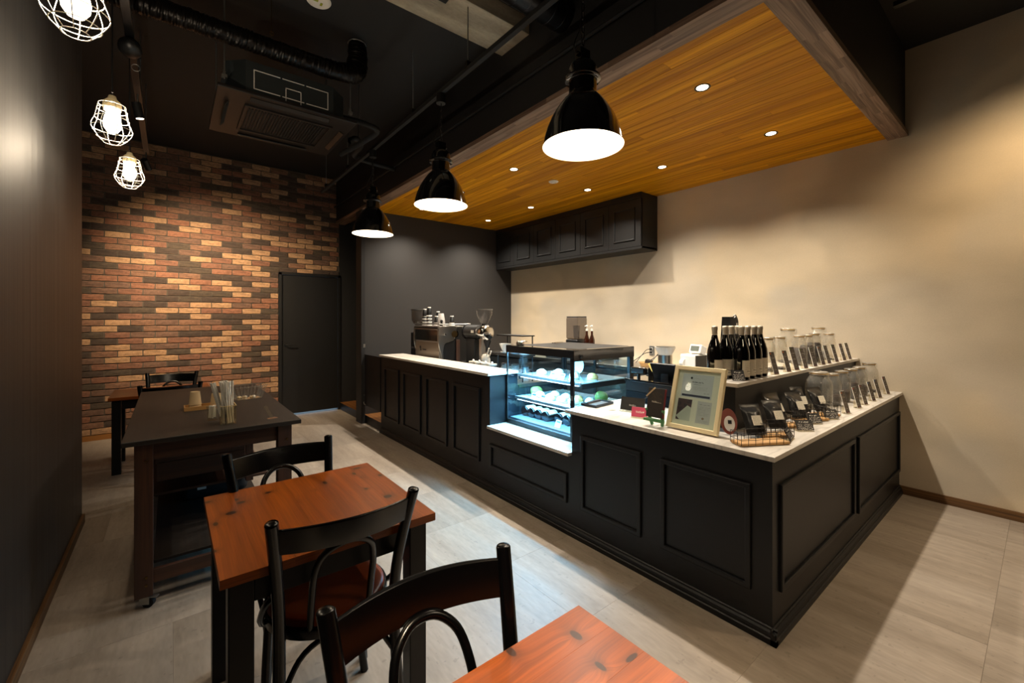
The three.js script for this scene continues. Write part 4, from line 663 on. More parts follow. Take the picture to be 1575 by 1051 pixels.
// coffee pouches
function pouchGeo(w, h, d, s) { const nx = 10, ny = 12, P = [], I = [], U = []; for (const side of [1, -1]) for (let y = 0; y <= ny; y++) for (let x = 0; x <= nx; x++) { const u = x / nx, v = y / ny, b = Math.pow(Math.sin(Math.PI * clamp(u, 0.0, 1)), 0.6) * (v < 0.85 ? Math.pow(Math.sin(Math.PI * clamp(v * 0.62 + 0.26, 0, 1)), 0.8) : 0.12) * (v > 0.8 ? 0.5 : 1), n = (fbm(u, v, 5, 4, 3, s) - 0.5) * 0.012 * (0.3 + b); P.push((u - 0.5) * w * (1 - 0.04 * Math.sin(Math.PI * v)), v * h, side * (d / 2 * b + (b > 0.1 ? n : 0) + 0.0006)); U.push(u, v); } const N = (nx + 1) * (ny + 1); for (let k = 0; k < 2; k++) for (let y = 0; y < ny; y++) for (let x = 0; x < nx; x++) { const a = k * N + y * (nx + 1) + x, b = a + 1, c = a + nx + 1, e = c + 1; if (k) I.push(a, c, b, b, c, e); else I.push(a, b, c, b, e, c); } const g = new THREE.BufferGeometry(); g.setAttribute('position', new THREE.Float32BufferAttribute(P, 3)); g.setAttribute('uv', new THREE.Float32BufferAttribute(U, 2)); g.setIndex(I); g.computeVertexNormals(); return g; }
const pouchLabel = print(96, 96, (x, w, h) => { x.fillStyle = '#e4dcc8'; x.fillRect(0, 0, w, h); for (let i = 0; i < 6; i++) scribble(x, 10, 86, 16 + i * 13, 50 + i, '#8c8270', 1.5); });
function pouch(x, z, ry, label, s, w = 0.115, h = 0.155, y = YC + 0.017) { const p = thing('coffee_pouch', label, 'coffee bag', [x, y, z], ry, 'black coffee pouches on the counter'); const g = pouchGeo(w, h, 0.045, s); g.rotateX(-0.42); part('pouch', g, M.pouch, p); const lb = cb(0.052, 0.05, 0.001, 0, h * 0.42, 0.0272); lb.rotateX(-0.42); part('label', lb, M.paper, p); const f = new THREE.PlaneGeometry(0.051, 0.049); f.translate(0, h * 0.42, 0.0281); f.rotateX(-0.42); part('print', f, pouchLabel, p, 'cream printed label'); }
const A0 = -0.5;
pouch(2.345, -0.925, A0, 'black coffee pouch in the foremost wire basket pair, left one', 3); pouch(2.56, -0.90, A0, 'black coffee pouch with cream label, second from the front corner', 5);
pouch(2.76, -0.96, A0 + 0.3, 'dark coffee pouch third from the front corner, standing back', 7, 0.13, 0.165); pouch(2.95, -0.92, A0 + 0.1, 'crinkled black coffee pouch fourth from the front corner', 9); pouch(3.13, -0.96, A0, 'narrow black coffee pouch fifth from the front corner', 11, 0.09, 0.165); pouch(3.27, -0.90, A0 + 0.15, 'black coffee pouch beside the big empty jar', 13);
// wire baskets on wooden bases
function basket(x, z, ry, label, w = 0.26, d = 0.095, h = 0.062) {
  const b = thing('wire_basket', label, 'basket', [x, YC, z], ry, 'wire baskets on wooden bases'); part('base', cb(w, 0.014, d, 0, 0.0075, 0, 0.004), M.oak, b, 'pale wooden base');
  const g = [], r = 0.0013; for (const y of [0.03, h]) g.push(tube([[-w / 2, y, -d / 2], [w / 2, y, -d / 2], [w / 2, y, d / 2], [-w / 2, y, d / 2]].flatMap((p, i, A) => { const q = A[(i + 1) % 4]; return [p, [mix(p[0], q[0], 0.02), y, mix(p[2], q[2], 0.02)], [mix(p[0], q[0], 0.98), y, mix(p[2], q[2], 0.98)]]; }), r, 80, 5, true));
  for (let i = 0; i <= 7; i++) { const u = -w / 2 + w * i / 7; for (const s of [-1, 1]) g.push(rod(V(u, 0.004, s * d / 2), V(u, h, s * d / 2), r, 5)); } for (let i = 1; i < 3; i++) for (const s of [-1, 1]) g.push(rod(V(s * w / 2, 0.004, -d / 2 + d * i / 3), V(s * w / 2, h, -d / 2 + d * i / 3), r, 5));
  part('wire_grid', g, M.wire, b); return b;
}
basket(2.245, -0.872, -0.52, 'empty wire basket on a pale wooden base at the counter corner', 0.262, 0.08);
basket(2.44, -0.885, -0.62, 'wire basket around the second coffee pouch', 0.17, 0.075, 0.075); basket(2.74, -0.9, -0.5, 'wire basket before the third coffee pouch', 0.2, 0.08, 0.075); basket(2.99, -0.885, -0.45, 'wire basket before the fourth coffee pouch', 0.2, 0.08, 0.075); basket(3.2, -0.872, -0.5, 'wire basket nearest the big empty jar', 0.16, 0.08, 0.075);
const signPrint = [0, 1, 2, 3].map(i => print(160, 96, (x, w, h) => { x.fillStyle = '#15110f'; x.fillRect(0, 0, w, h); scribble(x, 34, 126, 20, 60 + i, '#efe8dc', 5); for (let k = 0; k < 3; k++) scribble(x, 14, 146, 42 + k * 14, 70 + i * 5 + k, '#d8d0c4', 3); scribble(x, 10, 150, 86, 90 + i, '#efe8dc', 4); }));
[[2.425, -0.80, 0.15, 'tilted toward the corner'], [2.68, -0.815, -0.65, 'second from the corner'], [2.905, -0.835, -0.5, 'third from the corner'], [3.115, -0.81, -0.55, 'nearest the jars']].forEach(([x, z, ry, l], i) => { const s = thing('counter_sign', 'small black price sign with white lettering, ' + l, 'sign', [x, YC, z], ry, 'black price signs before the pouches'); part('card', at(cb(0.092, 0.056, 0.003), 0, 0.0315, -0.008, 0, -0.5), M.black, s); part('print', at(new THREE.PlaneGeometry(0.09, 0.054), 0, 0.0325, -0.0062, 0, -0.5), signPrint[i], s); part('foot', box(-0.046, 0, -0.035, 0.046, 0.003, 0.01), M.acrylic, s); });
{ const s = thing('counter_sign', 'small speckled dark sign on the upper shelf before the foremost bottle', 'sign', [2.47, YU, -1.07], -0.7); part('card', at(cb(0.07, 0.06, 0.003), 0, 0.032, -0.008, 0, -0.45), M.black, s); part('print', at(new THREE.PlaneGeometry(0.068, 0.058), 0, 0.033, -0.0062, 0, -0.45), signPrint[2], s); }
{ // oval red card leaning on the riser
  const c = thing('oval_card', 'oval red-brown card with a white cup picture beside the white frame', 'card', [2.285, YC, -1.035], -0.95); const s = new THREE.Shape(); s.absellipse(0, 0, 0.04, 0.068, 0, Math.PI * 2); const g = new THREE.ExtrudeGeometry(s, { depth: 0.003, bevelEnabled: false, curveSegments: 32 }); g.translate(0, 0.07, 0); g.rotateX(-0.38); part('card', g, std({ color: 0x7a3424, roughness: 0.4 }), c);
  const s2 = new THREE.Shape(); s2.absellipse(0, 0, 0.026, 0.04, 0, Math.PI * 2); const e = new THREE.ExtrudeGeometry(s2, { depth: 0.0008, bevelEnabled: false, curveSegments: 24 }); e.translate(0.002, 0.058, 0.0032); e.rotateX(-0.38); part('white_shape', e, M.white, c); const q = cb(0.018, 0.02, 0.0008, 0.004, 0.066, 0.0045); q.rotateX(-0.38); part('dark_square', q, M.black, c);
}
{ // cream picture frame
  const f = thing('picture_frame', 'cream picture frame with a certificate and two prints', 'picture frame', [2.193, YC, -1.1935], -Math.PI / 2 + 0.03); const w = 0.285, h = 0.352, tl = -0.32, T0 = (g) => { g.rotateX(tl); return g; };
  part('frame', T0(ring(w, h, 0.024, 0.018, 0.004).translate(0, h / 2 + 0.001, 0.0)), M.cream, f); part('mount', T0(cb(w - 0.03, h - 0.03, 0.004, 0, h / 2, 0.004)), M.mat, f, 'pale green-grey mount'); part('back_board', T0(cb(w - 0.02, h - 0.02, 0.004, 0, h / 2, -0.001)), M.kraft, f);
  const cert = print(360, 240, (x, w, h) => { x.fillStyle = '#cfcdc4'; x.fillRect(0, 0, w, h); x.fillStyle = '#2c2c26'; x.beginPath(); x.arc(105, 40, 13, 0, 7); x.fill(); scribble(x, 135, 270, 42, 3, '#9a988e', 2); scribble(x, 115, 245, 80, 9, '#33322c', 5); scribble(x, 140, 225, 104, 10, '#55534c', 3); for (let i = 0; i < 3; i++) scribble(x, 60, 300, 128 + i * 14, 12 + i, '#a09e94', 2); scribble(x, 30, 90, 186, 30, '#55534c', 2); scribble(x, 270, 330, 186, 31, '#55534c', 2); x.fillStyle = '#23283c'; x.fillRect(16, 210, w - 32, 22); });
  const pic = print(140, 240, (x, w, h) => { x.fillStyle = '#4a2824'; x.fillRect(0, 0, w, h); x.fillStyle = '#35191a'; for (let i = 0; i < 9; i++) { x.beginPath(); x.ellipse(hash(i, 1, 1) * w, hash(i, 2, 1) * 130, 26, 15, i, 0, 7); x.fill(); } x.fillStyle = '#c9c6ae'; x.beginPath(); x.moveTo(0, 200); x.lineTo(100, 70); x.lineTo(w, 90); x.lineTo(w, h); x.lineTo(40, h); x.fill(); for (let i = 0; i < 4; i++) { x.strokeStyle = '#a8a58f'; x.lineWidth = 2; x.beginPath(); x.moveTo(40 + i * 18, 200 + i * 8); x.lineTo(112 + i * 6, 100 + i * 8); x.stroke(); } });
  const txt = print(150, 240, (x, w, h) => { x.fillStyle = '#c9c2b4'; x.fillRect(0, 0, w, h); scribble(x, 24, 126, 34, 41, '#6a645a', 3); for (let i = 0; i < 8; i++) scribble(x, 14, 136 - (i * 37) % 30, 62 + i * 13, 43 + i, '#8c857a', 2); x.fillStyle = '#6a4a2a'; x.beginPath(); x.arc(75, 184, 12, 0, 7); x.fill(); x.fillStyle = '#c9a05a'; x.beginPath(); x.arc(75, 184, 5, 0, 7); x.fill(); scribble(x, 26, 124, 208, 61, '#8c857a', 2); scribble(x, 34, 116, 222, 62, '#8c857a', 2); });
  part('certificate', T0(new THREE.PlaneGeometry(0.172, 0.13).translate(-0.006, 0.246, 0.0068)), cert, f, 'grey certificate with dark blue band'); part('photo_print', T0(new THREE.PlaneGeometry(0.08, 0.118).translate(-0.06, 0.11, 0.0068)), pic, f, 'dark red photograph'); part('letter_print', T0(new THREE.PlaneGeometry(0.076, 0.118).translate(0.05, 0.108, 0.0068)), txt, f, 'printed text sheet');
  part('glazing', T0(cb(w - 0.046, h - 0.046, 0.0015, 0, h / 2, 0.0105)), M.pane, f); part('easel_back', at(cb(0.05, 0.22, 0.003), 0, 0.11, -0.10, 0, 0.1), M.kraft, f);
}
{ // menu book on a green easel
  const e = thing('green_easel', 'small green wooden easel holding the dark menu book', 'easel', [2.165, YC, -1.385], -Math.PI / 2 + 0.02); for (const s of [-1, 1]) part('leg', at(cb(0.014, 0.10, 0.013, 0, 0, 0, 0.001), s * 0.042, 0.049, 0.012, 0, 0.25, s * -0.22), M.green, e); part('ledge', cb(0.12, 0.014, 0.026, 0, 0.036, 0.035, 0.002), M.green, e); part('back_leg', at(cb(0.014, 0.12, 0.01), 0, 0.053, -0.04, 0, 0.35), M.green, e); part('crossbar', at(cb(0.07, 0.012, 0.006), 0, 0.092, -0.002, 0, -0.2), M.green, e);
  const b = thing('menu_book', 'dark speckled menu book with red spine on the green easel', 'book', [2.165, YC + 0.0435, -1.385], -Math.PI / 2 + 0.02); const pr = print(192, 300, (x, w, h) => { x.fillStyle = '#241e19'; x.fillRect(0, 0, w, h); for (let i = 0; i < 500; i++) { x.fillStyle = ['#3a3029', '#4a3a2c', '#171310'][i % 3]; x.fillRect(hash(i, 1, 8) * w, hash(i, 2, 8) * h, 4, 3); } for (let i = 0; i < 40; i++) { x.fillStyle = '#7a5430'; x.fillRect(50 + hash(i, 3, 8) * 110, 40 + hash(i, 4, 8) * 90, 4, 4); } x.fillStyle = '#e8dfcc'; x.font = 'bold 24px serif'; x.fillText('Nello', 52, 150); scribble(x, 116, 160, 146, 9, '#e8dfcc', 3); });
  const q = (g) => { g.translate(0, 0, 0.028); g.rotateX(-0.2); return g; }; part('cover', q(cb(0.105, 0.165, 0.014, 0, 0.083, 0, 0.002)), M.cover, b); part('print', q(new THREE.PlaneGeometry(0.103, 0.163).translate(0, 0.083, 0.0074)), pr, b); part('spine', q(cb(0.006, 0.163, 0.0145, 0.0515, 0.083, 0, 0.001)), std({ color: 0x7a1018, roughness: 0.5 }), b, 'dark red edge'); part('ribbon', q(at(cb(0.008, 0.075, 0.002), -0.035, 0.14, 0.009, 0, 0, -0.75)), M.kraft, b, 'tan ribbon');
}
{ const p = thing('pink_card', 'pink card standing beside the green easel', 'card', [2.25, YC, -1.56], -Math.PI / 2 + 0.35); const pr = print(224, 128, (x, w, h) => { x.fillStyle = '#d8506e'; x.fillRect(0, 0, w, h); x.fillStyle = '#f4ecdc'; x.font = 'bold 36px serif'; x.fillText('Nello', 58, 76); x.beginPath(); x.moveTo(166, 76); x.lineTo(154, 60); x.arc(160, 57, 6, Math.PI, 0); x.arc(172, 57, 6, Math.PI, 0); x.lineTo(166, 76); x.fill(); }); part('card', at(cb(0.098, 0.06, 0.006), 0, 0.034, 0, 0, -0.3), M.paper, p); part('print', at(new THREE.PlaneGeometry(0.098, 0.06), 0, 0.0345, 0.0036, 0, -0.3), pr, p); part('foot', box(-0.05, 0, -0.03, 0.05, 0.004, 0.02), M.acrylic, p); }
{ const p = thing('black_card', 'black lettered card on a clear stand before the register', 'card', [2.36, YC, -1.69], -Math.PI / 2 + 0.25); const pr = print(224, 144, (x, w, h) => { x.fillStyle = '#17140f'; x.fillRect(0, 0, w, h); x.fillStyle = '#d8d0c0'; x.font = '26px serif'; x.fillText('Nello', 80, 96); }); part('card', at(cb(0.16, 0.085, 0.005), 0, 0.05, 0, 0, -0.3), M.cover, p); part('print', at(new THREE.PlaneGeometry(0.159, 0.084), 0, 0.0505, 0.003, 0, -0.3), pr, p); part('foot', box(-0.08, 0, -0.04, 0.08, 0.008, 0.03), M.acrylic, p); }
{ const p = thing('black_tray', 'black cash tray with silver insert beside the display case', 'tray', [2.36, YC, -1.985], 0.1); part('tray', [cb(0.2, 0.006, 0.115, 0, 0.005, 0, 0.002), ring(0.215, 0.128, 0.012, 0.012, 0.003).rotateX(-Math.PI / 2).translate(0, 0.002, 0)], M.black, p); part('mat', cb(0.17, 0.002, 0.09, 0, 0.009, 0), M.galv, p); part('clip', cb(0.16, 0.012, 0.02, 0, 0.016, -0.035, 0.003), std({ color: 0x3a3430, roughness: 0.4 }), p); }
{ const p = thing('clear_dish', 'small clear plastic dish on the worktop before the register', 'dish', [2.29, YC, -1.80]); part('dish', lathe([[0, 0.002], [0.028, 0.002], [0.036, 0.02], [0.037, 0.02]], 24), M.acrylic, p); }
{ // till
  const r = thing('cash_register', 'black cash register with glossy top and customer display', 'register', [2.80, YC, -1.76]);
  part('drawer', box(-0.15, 0, -0.2, 0.16, 0.075, 0.2, 'z', 0.003), phys({ color: 0x141210, roughness: 0.75, specularIntensity: 0.25 }), r); part('body', [box(-0.15, 0.078, -0.2, 0.16, 0.15, 0.2, 'z', 0.003)], phys({ color: 0x1a1714, roughness: 0.75, specularIntensity: 0.25 }), r); part('drawer_front', box(-0.155, 0.008, -0.185, -0.149, 0.068, 0.185), phys({ color: 0x060606, roughness: 0.75, specularIntensity: 0.25 }), r); part('top_plate', box(-0.158, 0.15, -0.205, 0.165, 0.166, 0.205, 'z', 0.003), M.blackGloss, r, 'glossy black top');
  part('display_pole', cyl(0.012, 0.012, 0.04, -0.1, 0.166, -0.12, 14), M.black, r); const d = part('customer_display', at(cb(0.035, 0.05, 0.13, 0, 0, 0, 0.012), -0.1, 0.225, -0.12), M.blackGloss, r); part('screen', at(cb(0.002, 0.03, 0.10), -0.118, 0.225, -0.12), M.grille, d);
  part('touch_screen', at(cb(0.018, 0.15, 0.2, 0, 0, 0, 0.004), 0.02, 0.215, 0.02, 0, 0, 0.5), M.black, r); part('screen_stand', at(cb(0.03, 0.07, 0.06), 0.03, 0.19, 0.02), M.black, r); part('cable', tube([[-0.155, 0.06, 0.03], [-0.185, 0.05, 0.0], [-0.2, 0.02, -0.03], [-0.19, 0.004, -0.06]], 0.003, 20, 6), M.black, r);
}
{ const n = thing('note_stand', 'yellow sticky note on a black stand behind the register', 'note', [2.91, YC + 0.1662, -1.90], -0.6); part('stand', [cb(0.07, 0.06, 0.006, 0, 0.03, 0), cb(0.07, 0.004, 0.05, 0, 0.002, -0.02)], M.black, n); part('note', at(cb(0.035, 0.07, 0.002), -0.01, 0.07, 0.01, 0, -0.5, 0.3), std({ color: 0xd8bc62, roughness: 0.7 }), n); }
// things on the back counter (0.9)
{
  const Y = 0.9005;
  const k = thing('steel_canister', 'steel canister with a pale scoop lid on the back counter', 'canister', [4.25, Y, -2.62]); part('body', cyl(0.075, 0.075, 0.15, 0, 0, 0, 32), M.steel, k); part('filter', lathe([[0.07, 0.15], [0.11, 0.23], [0.112, 0.235]], 32), M.white, k); part('lid', cyl(0.1, 0.1, 0.01, 0.01, 0.235, 0, 32), M.steel, k);
  const b = thing('wicker_tray', 'small wicker tray with packets on the back counter', 'tray', [4.3, Y, -2.86]); part('tray', lathe([[0, 0.003], [0.085, 0.003], [0.105, 0.045], [0.108, 0.045], [0.088, 0.0]], 28), std({ color: 0xb98e58, roughness: 0.8 }), b); part('packet', at(cb(0.1, 0.05, 0.07, 0, 0, 0, 0.006), 0, 0.05, 0, 0.4, 0.2), M.cover, b);
  const p = thing('label_printer', 'white and black label printer with a small display', 'printer', [4.24, Y, -2.27], -0.1); part('body', cb(0.24, 0.17, 0.16, 0, 0.085, 0, 0.008), M.black, p); part('front', [cb(0.012, 0.17, 0.17, -0.125, 0.085, 0, 0.004), cb(0.25, 0.012, 0.17, 0, 0.176, 0, 0.004)], M.white, p); part('paper_roll', cyl(0.045, 0.045, 0.04, 0, -0.02, 0, 24).rotateX(Math.PI / 2).translate(-0.13, 0.09, -0.045), M.paper, p); const d = part('keypad', at(cb(0.1, 0.09, 0.13, 0, 0, 0, 0.008), 0.0, 0.225, 0.03, 0, 0, -0.35), M.white, p); part('screen', at(cb(0.004, 0.05, 0.09), -0.052, 0.245, 0.03, 0, 0, -0.35), std({ color: 0x5a6058, roughness: 0.3 }), d);
  const bl = thing('enclosed_blender', 'blender in a clear sound enclosure beyond the display case', 'blender', [4.42, 0.991, -4.09]); part('base', cb(0.22, 0.17, 0.22, 0, 0.085, 0, 0.02), M.black, bl); part('enclosure', cb(0.215, 0.31, 0.22, 0, 0.325, 0, 0.03), M.smokeGlass, bl, 'smoky clear enclosure'); part('jug', lathe([[0, 0.18], [0.05, 0.18], [0.07, 0.36], [0.072, 0.36]], 4), M.smokeGlass, bl); part('lid', cb(0.2, 0.02, 0.2, 0, 0.478, 0, 0.008), std({ color: 0x3a3634, roughness: 0.3 }), bl);
  const amber = phys({ color: 0x30140a, roughness: 0.08, clearcoat: 1 }); [[4.42, -3.90, 'orange syrup pump bottle next to the blender'], [4.42, -3.81, 'orange syrup pump bottle farther from the blender']].forEach(([x, z, l]) => { const s = thing('syrup_bottle', l, 'bottle', [x, 0.991, z], 0, 'syrup pump bottles'); part('glass', lathe([[0, 0], [0.036, 0], [0.038, 0.01], [0.038, 0.17], [0.016, 0.24], [0.015, 0.29], [0, 0.29]], 24), amber, s); part('label', labelArc(0.0385, 0.03, 0.13, 3.4, 6.2), std({ color: 0x181410, roughness: 0.6 }), s); part('band', labelArc(0.0388, 0.09, 0.115, 3.4, 6.2), std({ color: 0xc8581c, roughness: 0.6 }), s, 'orange label band'); part('pump', [cyl(0.017, 0.017, 0.03, 0, 0.29, 0, 16), cyl(0.005, 0.005, 0.03, 0, 0.32, 0, 8), at(cb(0.05, 0.012, 0.02, 0, 0, 0, 0.004), -0.012, 0.355, 0), cyl(0.016, 0.014, 0.02, 0, 0.35, 0, 16)], M.white, s); });
}
// ================================================================ bar equipment (workbench top 0.86)
{
  const Y = 0.8605, e = thing('espresso_machine', 'black and steel espresso machine on the bar workbench', 'espresso machine', [2.72, Y, -4.815]);   // x -0.24..0.24, z -0.33..0.33
  part('body', box(-0.2, 0.06, -0.315, 0.235, 0.47, 0.315, 'z', 0.01), M.black, e);
  const prof = [[-0.245, 0.03], [-0.215, 0.06], [-0.21, 0.16], [-0.235, 0.25], [-0.245, 0.33], [-0.24, 0.46], [-0.225, 0.485], [-0.02, 0.495], [0.0, 0.46], [-0.03, 0.34], [-0.09, 0.31], [-0.16, 0.285], [-0.185, 0.2], [-0.185, 0.1], [-0.195, 0.03]];
  const sh = new THREE.Shape(); sh.moveTo(...prof[0]); sh.splineThru(prof.slice(1).map(p => new THREE.Vector2(...p))); const ex = () => new THREE.ExtrudeGeometry(sh, { depth: 0.014, bevelEnabled: true, bevelSize: 0.002, bevelThickness: 0.002, bevelSegments: 1, curveSegments: 30 });
  part('side_plate', ex().translate(0, 0, 0.316), M.steel, e, 'curved steel side plate'); part('side_plate', ex().translate(0, 0, -0.332), M.steel, e);
  part('back_panel', box(-0.228, 0.09, -0.315, -0.2, 0.30, 0.315, 'z', 0.006), std({ color: 0x9a8f80, roughness: 0.35, metalness: 0.9 }), e, 'brushed steel customer-side panel'); part('window', box(-0.24, 0.31, -0.31, -0.2, 0.455, 0.31, 'z', 0.01), M.blackGloss, e, 'glossy dark window'); part('window_frame', ring(0.635, 0.165, 0.014, 0.012, 0.003).rotateY(-Math.PI / 2).translate(-0.234, 0.385, 0), M.steel, e);
  part('lower_lip', box(-0.25, 0.04, -0.32, -0.19, 0.09, 0.32, 'z', 0.01), M.steel, e); part('emblem', [cyl(0.02, 0.02, 0.002, 0, 0, 0, 20).rotateZ(Math.PI / 2).translate(-0.229, 0.225, -0.17), cyl(0.014, 0.014, 0.002, 0, 0, 0, 20).rotateZ(Math.PI / 2).translate(-0.229, 0.195, -0.16), cb(0.002, 0.016, 0.09, -0.229, 0.20, -0.06)], M.black, e, 'dark round logo and lettering');
  part('cup_rail', [box(-0.235, 0.485, -0.33, 0.22, 0.497, 0.33, 'z', 0.004), rod(V(-0.235, 0.52, -0.33), V(-0.235, 0.52, 0.33), 0.006), rod(V(-0.235, 0.52, 0.33), V(0.2, 0.52, 0.33), 0.006)], M.steel, e);
  part('side_knob', at(cyl(0.014, 0.012, 0.03, 0, 0, 0, 18), -0.17, 0.40, 0.33, 0, Math.PI / 2), M.chrome, e); part('side_tube', at(cyl(0.06, 0.06, 0.03, 0, 0, 0, 30), -0.03, 0.40, 0.30, 0, Math.PI / 2), M.blackGloss, e); part('gauge', at(cyl(0.04, 0.04, 0.004, 0, 0, 0, 28), -0.03, 0.40, 0.331, 0, Math.PI / 2), M.brass, e, 'round bronze gauge'); part('side_leg', at(box(-0.02, 0, 0.317, 0.03, 0.30, 0.33, 'y', 0.003), 0.02, 0.03, 0), M.brownWood, e);
  for (const sx of [-0.19, 0.2]) for (const sz of [-0.29, 0.29]) part('foot', cyl(0.022, 0.02, 0.06, sx, 0, sz, 16), M.chrome, e);
  const top = Y + 0.4985;
  const cupG = lathe([[0.022, 0], [0.03, 0.075], [0.031, 0.078], [0.029, 0.078]], 20), rimG = torus(0.0305, 0.003, 0, 0.077, 0, 20);
  const stack = (x, z, n, up, label) => { const s = thing('cup_stack', label, 'cup stack', [x, top, z], 0, 'cup stacks on the espresso machine'); for (let i = 0; i < n; i++) { const g = lathe([[0.034, 0], [0.037, 0.002], [0.036, 0.010], [0.028, 0.012]], 22).translate(0, i * 0.02, 0); const c = part('saucer_cup', g, i % 2 ? M.black : M.white, s); part('wall', cyl(0.03, 0.03, 0.019, 0, i * 0.02 + 0.001, 0, 18), i % 2 ? M.white : M.black, c); } const h = n * 0.02; for (let k = 0; k < up; k++) { part('black_cup', lathe([[0.031, 0], [0.022, 0.06], [0, 0.06]], 20).translate(0, h + k * 0.012, 0), M.black, s); } part('cream_top', cyl(0.024, 0.022, 0.012, 0, h + 0.06 + (up - 1) * 0.012, 0, 20), M.white, s); };
  stack(2.57, -5.02, 6, 3, 'tall cup stack at the far left of the espresso machine'); stack(2.57, -4.90, 7, 3, 'tall cup stack second from the left on the espresso machine'); stack(2.73, -4.96, 5, 2, 'black cup stack behind the two tall ones'); stack(2.62, -4.80, 2, 2, 'short black cup stack left of the clear cups'); stack(2.70, -4.56, 2, 2, 'short black cup stack right of the clear cups');
  const cc = thing('clear_cup_stack', 'upturned stack of clear plastic cups on the espresso machine', 'cup stack', [2.62, top, -4.68]); for (let i = 0; i < 5; i++) part('cup', lathe([[0.045, 0], [0.047, 0.004], [0.032, 0.105], [0, 0.105]], 24).translate(0, i * 0.012, 0), phys({ color: 0xe8e4e0, roughness: 0.25, transmission: 0.55, thickness: 0 }), cc);
  const pf = thing('coffee_tamper', 'black tamper and steel parts on the espresso machine top', 'tamper', [2.57, top, -4.585]); part('handle', lathe([[0, 0.02], [0.02, 0.02], [0.012, 0.035], [0.018, 0.06], [0.01, 0.075], [0, 0.077]], 18), M.black, pf); part('base', cyl(0.026, 0.026, 0.02, 0, 0, 0, 20), M.chrome, pf);
  // grinder with tall hopper beyond the machine
  const g = thing('coffee_grinder', 'black coffee grinder with wide hopper behind the espresso machine', 'grinder', [2.66, Y, -5.33]); part('body', [box(-0.09, 0, -0.11, 0.1, 0.40, 0.11, 'y', 0.015), cyl(0.05, 0.055, 0.06, 0, 0.40, 0, 24)], M.black, g); part('hopper', lathe([[0.04, 0.46], [0.115, 0.56], [0.118, 0.70], [0.119, 0.70]], 30), M.smokeGlass, g, 'clear hopper'); part('hopper_lid', cyl(0.125, 0.125, 0.014, 0, 0.70, 0, 30), std({ color: 0x4a4742, roughness: 0.4 }), g); part('beans', lathe([[0, 0.46], [0.036, 0.462], [0.1, 0.55], [0.05, 0.565], [0, 0.57]], 24), M.beans, g); part('fork', cb(0.03, 0.02, 0.05, -0.1, 0.2, 0), M.steel, g);
  // chrome shop grinder
  const k = thing('coffee_grinder', 'shop coffee grinder with chrome drum and glass hopper', 'grinder', [2.78, Y, -3.98]); const RX = Math.PI / 2;
  part('motor', at(cyl(0.085, 0.085, 0.27, 0, 0, 0, 36), 0, 0.43, -0.33, 0, RX), std({ color: 0x2b2a29, roughness: 0.35 }), k, 'dark motor barrel'); part('motor_cap', at(cyl(0.092, 0.092, 0.02, 0, 0, 0, 36), 0, 0.43, -0.345, 0, RX), M.black, k); part('nameplate', cb(0.002, 0.03, 0.055, -0.0855, 0.44, -0.12), M.white, k, 'white nameplate');
  part('drum', at(lathe([[0.07, 0], [0.088, 0.01], [0.09, 0.10], [0.082, 0.13], [0.06, 0.145], [0, 0.147]], 36), 0, 0.43, -0.06, 0, RX), M.chrome, k, 'polished chrome drum'); part('hopper', lathe([[0.03, 0.52], [0.06, 0.57], [0.088, 0.64], [0.09, 0.685], [0.091, 0.685]], 32), M.clear, k, 'glass hopper'); part('hopper_lid', cyl(0.095, 0.095, 0.012, 0, 0.684, 0, 32), std({ color: 0x5a5752, roughness: 0.4 }), k); part('hopper_neck', cyl(0.032, 0.03, 0.03, 0, 0.50, 0, 20), M.black, k);
  part('stand', [box(-0.07, 0, -0.28, 0.07, 0.36, -0.10, 'y', 0.012), box(-0.09, 0, -0.3, 0.09, 0.03, 0.12, 'z', 0.008)], std({ color: 0x18191b, roughness: 0.4 }), k); part('column', box(-0.06, 0.03, -0.02, 0.0, 0.36, 0.03, 'y', 0.006), M.steel, k); part('spout', lathe([[0.05, 0.345], [0.05, 0.33], [0.025, 0.26], [0.022, 0.21], [0.018, 0.21]], 20).translate(0.02, 0, 0.02), M.black, k); part('bag_clamp', tube([[0.0, 0.2, 0.06], [-0.05, 0.19, 0.07], [-0.06, 0.16, 0.05]], 0.007, 14), M.chrome, k);
  // scoop jars with white knobs along the worktop
  [[2.46, -3.72, 'first'], [2.46, -3.61, 'second'], [2.46, -3.50, 'third'], [2.46, -3.39, 'fourth']].forEach(([x, z, o]) => { const c = thing('glass_canister', `squat glass canister with white knob lid, ${o} from the chrome grinder`, 'canister', [x, Y, z], 0, 'glass canisters behind the bar worktop'); part('jar', cyl(0.046, 0.046, 0.13, 0, 0.001, 0, 28, true), M.glass, c); part('contents', cyl(0.043, 0.043, 0.06, 0, 0.002, 0, 24), M.beans, c); part('lid', cyl(0.048, 0.048, 0.014, 0, 0.132, 0, 28), std({ color: 0xb4ac9c, roughness: 0.5 }), c); part('knob', new THREE.SphereGeometry(0.011, 14, 10).translate(0, 0.156, 0), M.white, c); });
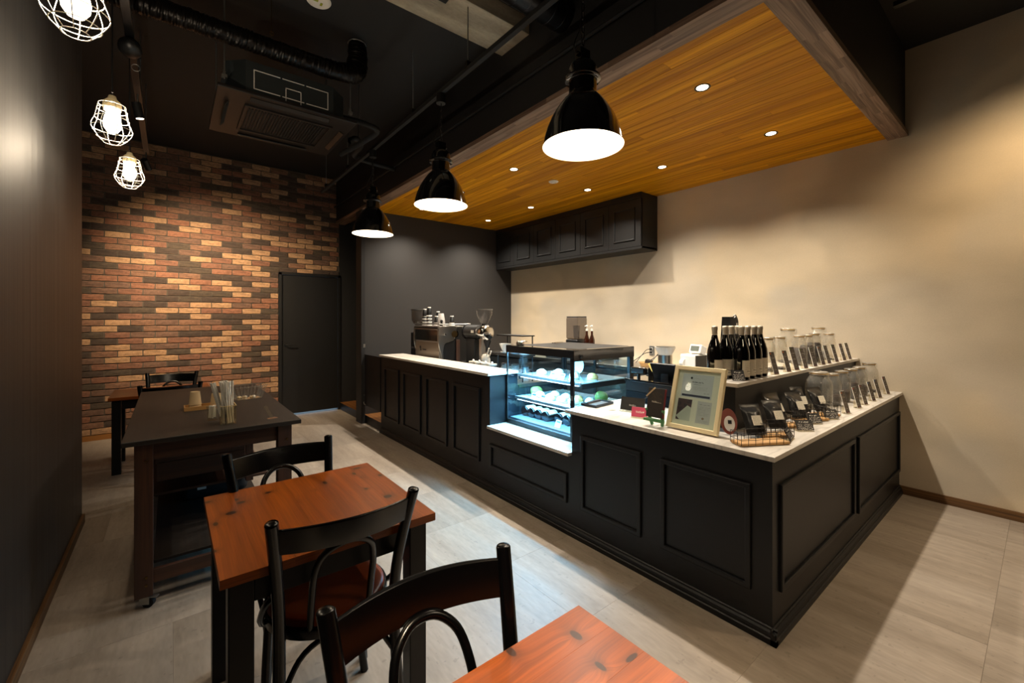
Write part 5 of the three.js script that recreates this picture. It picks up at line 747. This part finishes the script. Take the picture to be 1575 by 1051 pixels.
  const pz = thing('portafilter_tool', 'cream drip kettle with two slanted handles behind the canisters', 'kettle', [2.60, Y, -3.70]); part('body', lathe([[0, 0], [0.05, 0], [0.055, 0.02], [0.05, 0.16], [0.03, 0.21], [0, 0.215]], 24), std({ color: 0xa8a092, roughness: 0.5 }), pz); part('handle', [rod(V(0.0, 0.2, 0.02), V(-0.02, 0.28, 0.09), 0.007), rod(V(0.02, 0.18, 0.03), V(0.0, 0.25, 0.10), 0.007)], std({ color: 0xb8b0a2, roughness: 0.5 }), pz);
  // pour-over stand with drippers and servers
  const ds = thing('dripper_stand', 'black pour-over stand beside the display case', 'stand', [2.60, Y, -3.20]); part('shelf', box(-0.08, 0.235, -0.22, 0.08, 0.25, 0.2, 'z', 0.003), M.black, ds); part('upright', [rod(V(0.06, 0, -0.2), V(0.06, 0.42, -0.2), 0.006), rod(V(0.06, 0, 0.18), V(0.06, 0.42, 0.18), 0.006), rod(V(-0.06, 0, -0.2), V(-0.06, 0.24, -0.2), 0.006), rod(V(-0.06, 0, 0.18), V(-0.06, 0.24, 0.18), 0.006), box(-0.07, 0.42, -0.21, 0.08, 0.43, 0.19)], M.black, ds);
  [[-3.36, 'first from the grinder'], [-3.20, 'second from the grinder'], [-3.06, 'closest to the display case']].forEach(([z, o], i) => { const d = thing('coffee_dripper', 'cream ceramic dripper on the pour-over stand, ' + o, 'dripper', [2.60, Y + 0.2505, z], 0.4, 'drippers on the pour-over stand'); part('cone', lathe([[0.018, 0.01], [0.028, 0.014], [0.058, 0.085], [0.06, 0.088], [0.055, 0.085], [0.022, 0.02]], 28), M.white, d); part('plate', cyl(0.05, 0.05, 0.006, 0, 0.003, 0, 28), M.white, d); part('handle', torus(0.02, 0.005, 0.055, 0.05, 0, 16, false), M.white, d); const g2 = thing('glass_server', 'glass coffee server under the pour-over stand, ' + o, 'server', [2.60, Y, z], 0, 'glass servers under the pour-over stand'); part('glass', lathe([[0, 0.002], [0.05, 0.002], [0.058, 0.03], [0.055, 0.08], [0.035, 0.125], [0.04, 0.14], [0.042, 0.14]], 28), M.glass, g2); part('handle', torus(0.028, 0.006, 0.062, 0.075, 0, 18, false), M.black, g2); part('lid', cyl(0.036, 0.036, 0.012, 0, 0.134, 0, 22), M.black, g2); });
}
renderer.render(scene, camera);
